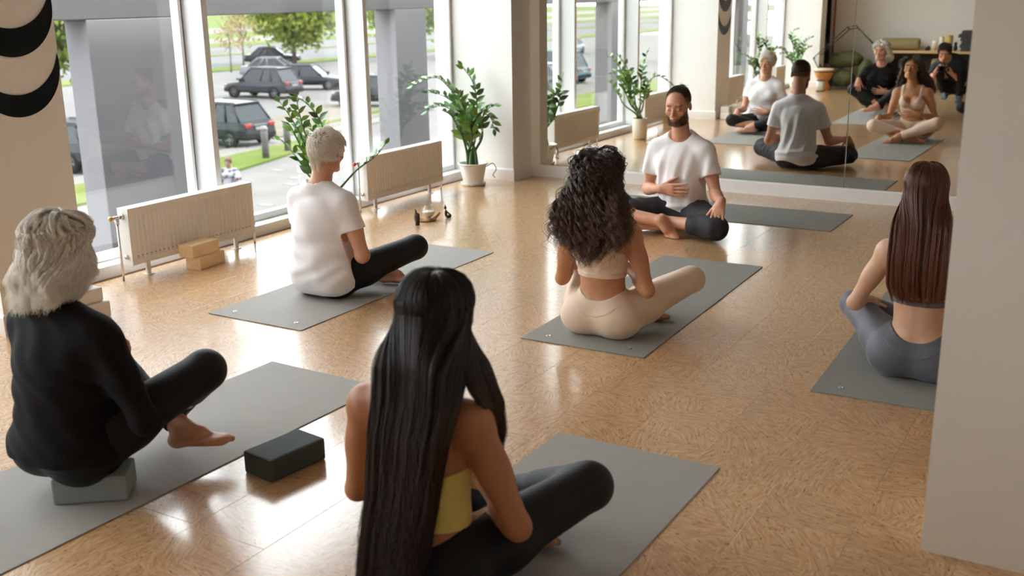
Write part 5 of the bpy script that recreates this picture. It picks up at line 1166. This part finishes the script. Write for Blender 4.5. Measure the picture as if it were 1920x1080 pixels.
def person_grey():
    F = Fig((-.68, 4.50)); F.start('woman with long straight auburn hair in a grey bra and leggings beside the pillar')
    sk = skin_mat('skin light', (216, 172, 142)); gr = mat('slate knit', (92, 95, 104), .62, sheen=.25, bump=.04, bscale=240)
    F.set_torso(torso(.90, .95, leanx=0, shw=.158, shz=.525, hipw=1.1), (-.01, -.01, .60), (-.030, .03, .785), rotm(0, R(2)), .98, nr=.046)
    F.arm('L', (-.155, 0, .520), (-.275, .03, .285), (-.285, .25, .235), (.2, .9, -.25), (0, -.3, -1), .35, ua=.28, fa=.22, th=.86, tw=(1, 0, 0))
    F.arm('R', (.155, 0, .520), (.22, .0, .25), (.05, .16, .25), (-1, .15, 0), (.1, -1, 0), .2, ua=.28, fa=.23, th=.86, tw=(0, 0, 1))
    F.leg('L', (-.10, .01, .100), (-.33, .32, .17), (.06, .36, .085), (.95, .3, 0), (0, .3, 1), (0, 1, .2), .98, .42, .39)
    F.leg('R', (.10, .01, .100), (.32, .33, .17), (-.05, .27, .06), (-.95, .25, 0), (0, .3, 1), (0, 1, .1), .98, .42, .39)
    F.body(sk, .006)
    wz = lambda x: .165 + .06 * np.clip(np.abs(x) / .12, 0, 1) ** 2
    lg = F.cloth('leggings', F.torso[:4] + F.torso[-1:] + F.legs, gr, .0045, lambda x, y, z: z - wz(x) - rz_(x, y), cuts=[(F.J['A' + e] - nrm(F.J['A' + e] - F.J['K' + e]) * .035, nrm(F.J['A' + e] - F.J['K' + e]), .085) for e in 'RL'], h=.0062,
        fold=lambda x, y, z: .0012 * np.sin(90 * x - 40 * y - 60 * z) * np.exp(-(((x + .12) / .07) ** 2 + ((y - .03) / .08) ** 2)))
    F.cloth('waistband', F.torso[:4] + F.torso[-1:], gr, .0058, lambda x, y, z: np.maximum(z - wz(x) - .001, wz(x) - .065 - z), h=.006, parent=lg)
    def keep(x, y, z):
        ax = np.abs(x); band = np.maximum(.322 - z, z - .350)
        st = np.maximum(np.abs(ax - (.098 + .12 * np.clip(.46 - z, 0, .1))) - .020, .36 - z); side = np.maximum(np.maximum(np.abs(z - .40 + .35 * (ax - .1)) - .024, .055 - ax), ax - .150)
        fr = np.maximum(np.maximum(z - .44, .33 - z), -y); return np.maximum(np.minimum(np.minimum(band, st), np.minimum(side, fr)), z - .62)
    F.cloth('sports_bra', F.torso, gr, .0055, keep, h=.0055)
    hm = hair_mat('hair auburn', (92, 50, 36), .28, .6, .45, (124, 74, 52)); hb = mat('hair auburn base', (38, 20, 15), .5)
    env = env_fn([(.86, -.028, .115, -.01, .13), (.78, -.024, .118, -.04, .12), (.66, -.012, .116, -.085, .08), (.52, -.010, .118, -.115, .06), (.42, -.008, .116, -.12, .05), (.34, .0, .095, -.115, .045)])
    P = long_hair(F, 9000, 38, env, .375, 31, layer=(.003, .014), nclump=160, wisp=.4, zjit=.035, zexit=-.01, front=.066, jit=.002, clj=.6)
    h = F.strands('hair', P, hm, .0007); hair_base(F, hb, h, env, .67, .44, .70, lay=.0); return F
def person_teacher():
    F = Fig((-2.655, 6.80), R(180), True); F.start('bearded man with a small hair bun, white t-shirt and black cropped trousers facing the class')
    sk = skin_mat('skin man', (204, 150, 122)); ws = mat('white tee', (240, 238, 240), .8, sheen=.2, bump=.05, bscale=220); bk = mat('black cotton', (36, 36, 40), .8, bump=.05, bscale=160)
    F.set_torso(torso(.96, 1., True, leanx=.02, shw=.175, shz=.535, hipw=1.0, scap=False), (.022, -.0, .640), (.028, .050, .838), rotm(R(3), R(14)), 1.06, nr=.054)
    F.arm('R', (.200, 0, .530), (.262, -.03, .275), (.095, .155, .285), (-1, .12, .03), (.1, -1, 0), .12, ua=.30, fa=.27, th=.92, tw=(0, 0, 1), spread=.10)
    F.arm('L', (-.165, 0, .535), (-.245, .04, .30), (-.365, .25, .252), (-.06, .72, -.70), (.12, -.70, -.70), .30, ua=.30, fa=.26, th=.92, tw=(1, .1, 0))
    F.leg('R', (.10, .0, .105), (.40, .27, .125), (-.005, .345, .105), (-.60, .42, -.65), (.2, .9, .45), (-.6, .3, .65), .95, .44, .42, 1.08)
    F.leg('L', (-.10, .0, .105), (-.34, .30, .095), (.06, .245, .085), (.95, .25, .1), (0, .2, 1), (0, 1, .1), .95, .44, .42, 1.06)
    bd = lambda x, y, z: np.clip((np.maximum(-.053 - z + np.clip((np.abs(x) - .032) * 1.1, 0, .045), -9)) / .008, 0, 1) * (y > -.005) * np.clip((z + .125) / .01, 0, 1) * (1 - np.clip(2.2 - 2.2 * np.hypot(x / .020, (z + .063) / .0085), 0, 1)) * .85
    F.body(sk, .0036, lips=(.95, .62, .60), beard=bd)
    cR = F.J['KR'] + nrm(F.J['AR'] - F.J['KR']) * .12; cL = F.J['KL'] + nrm(F.J['AL'] - F.J['KL']) * .20
    th_ = [cone(F.J['H' + e], F.J['K' + e], .096, .066, .04) for e in 'RL']
    fold = lambda x, y, z: .003 * np.sin(45 * x + 30 * y + 2.5 * np.sin(22 * y + 10 * x)) + .002 * np.sin(80 * y + 60 * z + 2 * np.sin(20 * x))
    tr = F.torso[:4] + th_ + F.J['legpL'] + [cone(F.J['KL'], cL, .068, .056, .02)]
    lg = F.cloth('trousers', tr, bk, .009, lambda x, y, z: np.maximum(z - .25 - rz_(x, y), .006 - z), [(cL, nrm(F.J['AL'] - F.J['KL']), .075)], h=.006, fold=fold)
    F.cloth('trouser_leg', [cone((F.J['HR'] + F.J['KR'] * 3) / 4, F.J['KR'], .076, .068, .03), cone(F.J['KR'], cR, .066, .062, .03)], bk, .008, lambda x, y, z: .006 - z, [(cR - nrm(F.J['AR'] - F.J['KR']) * .015, nrm(F.J['AR'] - F.J['KR']), .11)], h=.006, fold=fold, parent=lg)
    sh = [ell((.002, -.030, .13), (.190, .140, .125), .06), ell((.008, -.004, .30), (.160, .120, .14), .08), ell((.015, 0, .44), (.178, .118, .12), .07), cone((-.13, -.005, .520), (.165, -.005, .520), .052, .052, .06)] + F.torso[:-2]
    sh += [cone((.018 + e * .028, -.02, .640), (.018 + e * .16, -.008, .555), .044, .036, .05) for e in (-1, 1)]
    for e in 'RL': S, E_ = F.J['S' + e], F.J['E' + e]; sh += [cone(S, S + (E_ - S) * .64, .052, .066, .05)]
    cuts = [(F.J['S' + e] + (F.J['E' + e] - F.J['S' + e]) * .56, nrm(F.J['E' + e] - F.J['S' + e]), .088) for e in 'RL']
    def keep(x, y, z):
        nk = np.sqrt((x - .022) ** 2 + (y - .03) ** 2 * .8 + (z - .682) ** 2) - .090; hem = .135 - .075 * np.clip(-y / .1, -1, 1) * (y < 0) + .02 * np.sin(18 * x); return np.maximum(hem - z, -nk)
    def fold(x, y, z):
        w = np.exp(-((z - .33) / .17) ** 2); return .0075 * np.sin(52 * x + 4 * z + 1.6 * np.sin(9 * z + 14 * y)) * w + .003 * np.sin(95 * x + 20 * z) * w + .0065 * np.sin(85 * z + 12 * x) * np.exp(-((z - .155) / .035) ** 2)
    F.cloth('t_shirt', sh, ws, .006, keep, cuts, h=.0055, fold=fold)
    W, E_ = F.J['WR'], F.J['ER']; u = nrm(W - E_)
    b = MB(); c0 = F.wp(W - u * .03) - F.base; uu = F.M @ u; Mr = Vector(uu).to_track_quat('Z', 'Y').to_matrix().to_4x4()
    b.lathe([(.030, -.003), (.0335, 0), (.030, .003), (.027, 0), (.030, -.003)], 24, c=c0, M=Mr); b.build('bracelet', mat('bracelet bead', (150, 120, 80), .5), F.e)
    hm = hair_mat('hair brown man', (112, 84, 62), .45, .45, .4, (146, 112, 84)); hb = mat('hair brown base', (60, 46, 38), .7)
    # hair gathered to a bun at the crown
    g = np.random.default_rng(41); n, k = 4200, 16; D = scalp_roots(n, zmin=.02, seed=41, front=.038, region=lambda p: (p[:, 2] > .045 + .25 * np.clip(-p[:, 1] - .05, 0, .1)) & ((np.abs(p[:, 0]) < .055) | (p[:, 2] > .065)))
    bun = nrm(A3(.0, -.86, .50)); P = np.zeros((n, k, 3)); t = np.linspace(0, 1, k)
    lf = g.uniform(.002, .010, n)
    for i in range(k):
        d = D * (1 - t[i]) + bun * t[i] * 1.0; d /= np.linalg.norm(d, axis=1)[:, None]; P[:, i] = d * (A3(.074, .094, .080) + .002 + (lf * (.4 + t[i]))[:, None]) + A3(0, -.014, .034)
    P[:, -3:] += g.normal(size=(n, 1, 3)) * .006
    P += np.cumsum(g.normal(size=P.shape) * .0004, 1); P = (P * F.hs) @ F.B.T + F.H
    h = F.strands('hair', P, hm, .0005)
    bc = F.H + F.B @ ((bun * (A3(.074, .094, .080)) * 1.12 + A3(0, -.014, .034)) * F.hs)
    n = 900; a = g.uniform(0, 6.28, n); k = 22; tt = np.linspace(0, 1, k); Q = np.zeros((n, k, 3)); rr = g.uniform(.008, .019, n); hz = g.normal(size=n) * .007; ax = F.B @ bun; o1 = nrm(np.cross(ax, A3(1, .2, 0))); o2 = np.cross(ax, o1)
    for i in range(k):
        an = a + tt[i] * 4.2; Q[:, i] = bc + o1 * (np.cos(an) * rr)[:, None] + o2 * (np.sin(an) * rr)[:, None] + ax * (hz + .004 * np.sin(an * 1.5))[:, None]
    Q[:, -4:] += (np.linspace(0, 1, 4)[None, :, None]) * g.normal(size=(n, 1, 3)) * .014
    bo = F.strands('hair_bun', Q, hm, .0006, parent=h); F.cloth('bun_core', [ell(bc, (.016, .016, .014))], hb, 0, h=.005, parent=bo)
    P = short_hair(F, 5200, 5, (.008, .012), 43, lift=(.001, .004), region=lambda p: ((p[:, 2] < .05) | (np.abs(p[:, 0]) > .055)) & (p[:, 1] < .035) & ~((np.abs(p[:, 0]) > .06) & (p[:, 2] < .02) & (p[:, 1] > -.03)), zmin=-.035, front=.05)
    F.strands('side_hair', P, hair_mat('hair shaved side', (120, 92, 72), .6, .3, .3), .00036, parent=h); hair_base(F, hb, h, lay=.0030, fr=-.012, h=.0055, zlo=.045)
    # beard
    bs = []; n = 0
    while n < 2000:
        q = g.uniform([-.062, -.01, -.118], [.062, .10, -.035], (6000, 3)); w = bd(q[:, 0], q[:, 1], q[:, 2]); q = q[w > .45]; bs.append(q); n += len(q)
    q = np.concatenate(bs)[:2000]; d = q - A3(0, .02, -.05); d /= np.linalg.norm(d, axis=1)[:, None]
    Pl = F.hd; loc = (q * F.hs) @ F.B.T + F.H; dl = d @ F.B.T; cc = F.H + F.B @ A3(0, .02, -.05)
    # march each ray out to the skin
    tcur = np.zeros(len(q)) + .0; org_ = np.repeat(cc[None], len(q), 0)
    for _ in range(22):
        pp = (org_ + dl * tcur[:, None]).astype(np.float32); dd = np.full(len(q), 1., np.float32)
        for pr in Pl: dd = comb(dd, pdist(pr, pp), pr[5])
        tcur += np.abs(dd) * .9 * np.where(dd < 0, 1, -1)
    s0 = org_ + dl * tcur[:, None]; Q = np.stack([s0 + dl * (.010 * t_) + (F.B @ A3(0, .0, -.012))[None] * t_ * t_ for t_ in np.linspace(0, 1, 5) * .55], 1) + np.cumsum(g.normal(size=(len(q), 5, 3)) * .0004, 1)
    F.strands('beard', Q, hm, .0003); return F

def person_photographer():
    F = Fig((-2.30, .30), 0, True); F.start('man crouching with a camera at his eye, seen in the mirror')
    sk = skin_mat('skin man', (204, 150, 122)); dk = mat('dark tee', (46, 50, 56), .8, spec=.2); jn = mat('black jeans', (26, 27, 31), .8, spec=.2); sc_ = mat('grey sock', (92, 106, 120), .9)
    F.set_torso(torso(1., 1., True, leanx=-.06, leany=.16, shw=.17, shz=.42, hipw=.95, seat=.13, scap=False), (-.085, .17, .60), (-.125, .24, .712), rotm(R(-6), R(24)), 1.02, nr=.052)
    F.arm('L', (-.235, .10, .505), (-.26, .20, .34), (-.195, .36, .455), (.55, .25, .75), (.5, .5, -.3), .7, ua=.22, fa=.22, th=.92, tw=(0, -1, .3))
    F.arm('R', (.085, .10, .545), (.150, .18, .30), (.030, .37, .42), (-.75, .25, .55), (-.2, .3, .9), .6, ua=.27, fa=.25, th=.92, tw=(0, -1, .3))
    F.leg('L', (-.10, .0, .20), (-.15, .28, .42), (-.085, .02, .10), (.0, 1, -.05), (0, .1, 1), (1, 0, 0), .95, .40, .40)
    F.leg('R', (.09, .0, .20), (.13, .30, .42), (.10, .10, .10), (.1, 1, -.05), (0, .1, 1), (-1, 0, 0), .95, .40, .40)
    F.body(sk, .007)
    F.cloth('jeans', F.torso[:4] + F.legs, jn, .007, lambda x, y, z: np.maximum(z - .36 - rz_(x, y - .15), .075 - z), h=.008, fold=lambda x, y, z: .002 * np.sin(60 * z + 30 * y))
    F.cloth('socks', F.feet + [cone(F.J['A' + e] + A3(0, 0, .05), F.J['A' + e], .045, .045, .02) for e in 'RL'], sc_, .004, lambda x, y, z: np.maximum(z - .15, .001 - z), h=.007)
    sh = F.torso[1:] + [cone(F.J['S' + e], F.J['S' + e] + (F.J['E' + e] - F.J['S' + e]) * .6, .062, .070, .03) for e in 'RL']
    def keep(x, y, z): return np.maximum(.26 - z, .075 - np.sqrt((x + .085) ** 2 + (y - .18) ** 2 + (z - .615) ** 2))
    F.cloth('t_shirt', sh, dk, .010, keep, [(F.J['S' + e] + (F.J['E' + e] - F.J['S' + e]) * .56, nrm(F.J['E' + e] - F.J['S' + e]), .10) for e in 'RL'], h=.008)
    hm = hair_mat('hair brown man', (58, 42, 32)); hb = MATS['hair brown base']
    P = short_hair(F, 4500, 8, (.03, .05), 61, lift=(.008, .024), nclump=200, zmin=-.035, front=.055, region=lambda p: ~((np.abs(p[:, 0]) > .06) & (p[:, 2] < .02) & (p[:, 1] > -.03)))
    h = F.strands('hair', P, hm, .0008); hair_base(F, hb, h, lay=.004, h=.007)
    c = empty('photo_camera', (-2.30 - .095, .30 + .405, .515), 'black photo camera held up by the crouching man', 'camera', rz=R(4)); M_ = mat('camera black', (20, 20, 21), .45)
    MB().box(-.072, .072, -.035, .028, -.048, .040, bev=.010).box(-.028, .028, -.03, .03, .036, .066, bev=.008).box(-.072, -.04, .02, .045, -.045, .035, bev=.01).build('camera_body', M_, c)
    l = MB().lathe([(.036, 0), (.038, .01), (.038, .05), (.042, .055), (.042, .085), (.039, .088), (.034, .07), (.0001, .068)], 28, M=Matrix.Translation((0, .028, -.004)) @ Matrix.Rotation(R(-90), 4, 'X')).build('lens', M_, c)
    MB().lathe([(.0001, .074), (.033, .071)], 28, M=Matrix.Translation((0, .028, -.004)) @ Matrix.Rotation(R(-90), 4, 'X')).build('lens_glass', M_moon, l)
    MB().tube([(.05, -.02, .04), (.05, -.02, .05)], .010, 14).build('dial', M_, c); return F
def person_walker():
    F = Fig((-19.85, 19.40), R(200)); F.base[2] = GZ; F.start('passer-by in a lilac and white patterned blouse walking outside below the window')
    sk = skin_mat('skin outdoors', (104, 74, 60)); bl = mat('patterned blouse', (110, 105, 116), .8); nt = bl.node_tree; b = nt.nodes['Principled BSDF']
    vo = nt.nodes.new('ShaderNodeTexVoronoi'); vo.inputs['Scale'].default_value = 9; cr = nt.nodes.new('ShaderNodeValToRGB'); e = cr.color_ramp.elements; e[0].color = lin((44, 40, 58)) + (1,); e[1].color = lin((112, 110, 116)) + (1,); e[0].position = .25; e[1].position = .5
    tc = nt.nodes['Texture Coordinate']; nt.links.new(tc.outputs['Object'], vo.inputs['Vector']); nt.links.new(vo.outputs['Distance'], cr.inputs[0]); nt.links.new(cr.outputs[0], b.inputs['Base Color'])
    F.set_torso(torso(1.15, 1.2, shz=.50, seat=.82, hipw=1.05, scap=False), (0, 0, 1.40), (0, .03, 1.55), rotm(), 1.0)
    F.arm('R', (.17, 0, 1.32), (.25, -.04, 1.07), (.28, .06, .85), (0, .3, -1), (-1, 0, 0), .2)
    F.arm('L', (-.17, 0, 1.32), (-.28, .10, 1.10), (-.36, .28, .98), (-.2, .6, -.6), (1, 0, 0), .2)
    F.leg('R', (.09, 0, .90), (.10, .12, .50), (.10, .05, .09), (0, 1, 0), (0, 0, 1), (-1, 0, 0), 1.)
    F.leg('L', (-.09, 0, .90), (-.10, .0, .50), (-.10, -.16, .12), (0, 1, -.2), (0, 0, 1), (1, 0, 0), 1.)
    F.body(sk, .012)
    F.cloth('blouse', F.torso + [cone(F.J['S' + e], F.J['S' + e] + (F.J['E' + e] - F.J['S' + e]) * .7, .065, .070, .03) for e in 'RL'], bl, .02, lambda x, y, z: np.maximum(.80 - z, z - 1.39), h=.014)
    F.cloth('trousers', F.torso[:3] + F.legs, mat('beige trousers', (66, 62, 60), .8), .015, lambda x, y, z: np.maximum(z - .95, .12 - z), h=.014)
    P = short_hair(F, 1200, 6, (.05, .08), 71, lift=(.008, .02), zmin=-.04, front=.055); h = F.strands('hair', P, hair_mat('hair ginger', (84, 54, 38)), .002); hair_base(F, mat('hair ginger base', (72, 46, 33), .7), h, lay=.012, h=.01); return F
import time as _t
for fn in (person_curly, person_white, person_black, person_yellow, person_grey, person_teacher, person_photographer, person_walker):
    _0 = _t.time(); fn(); print(fn.__name__, round(_t.time() - _0, 1))
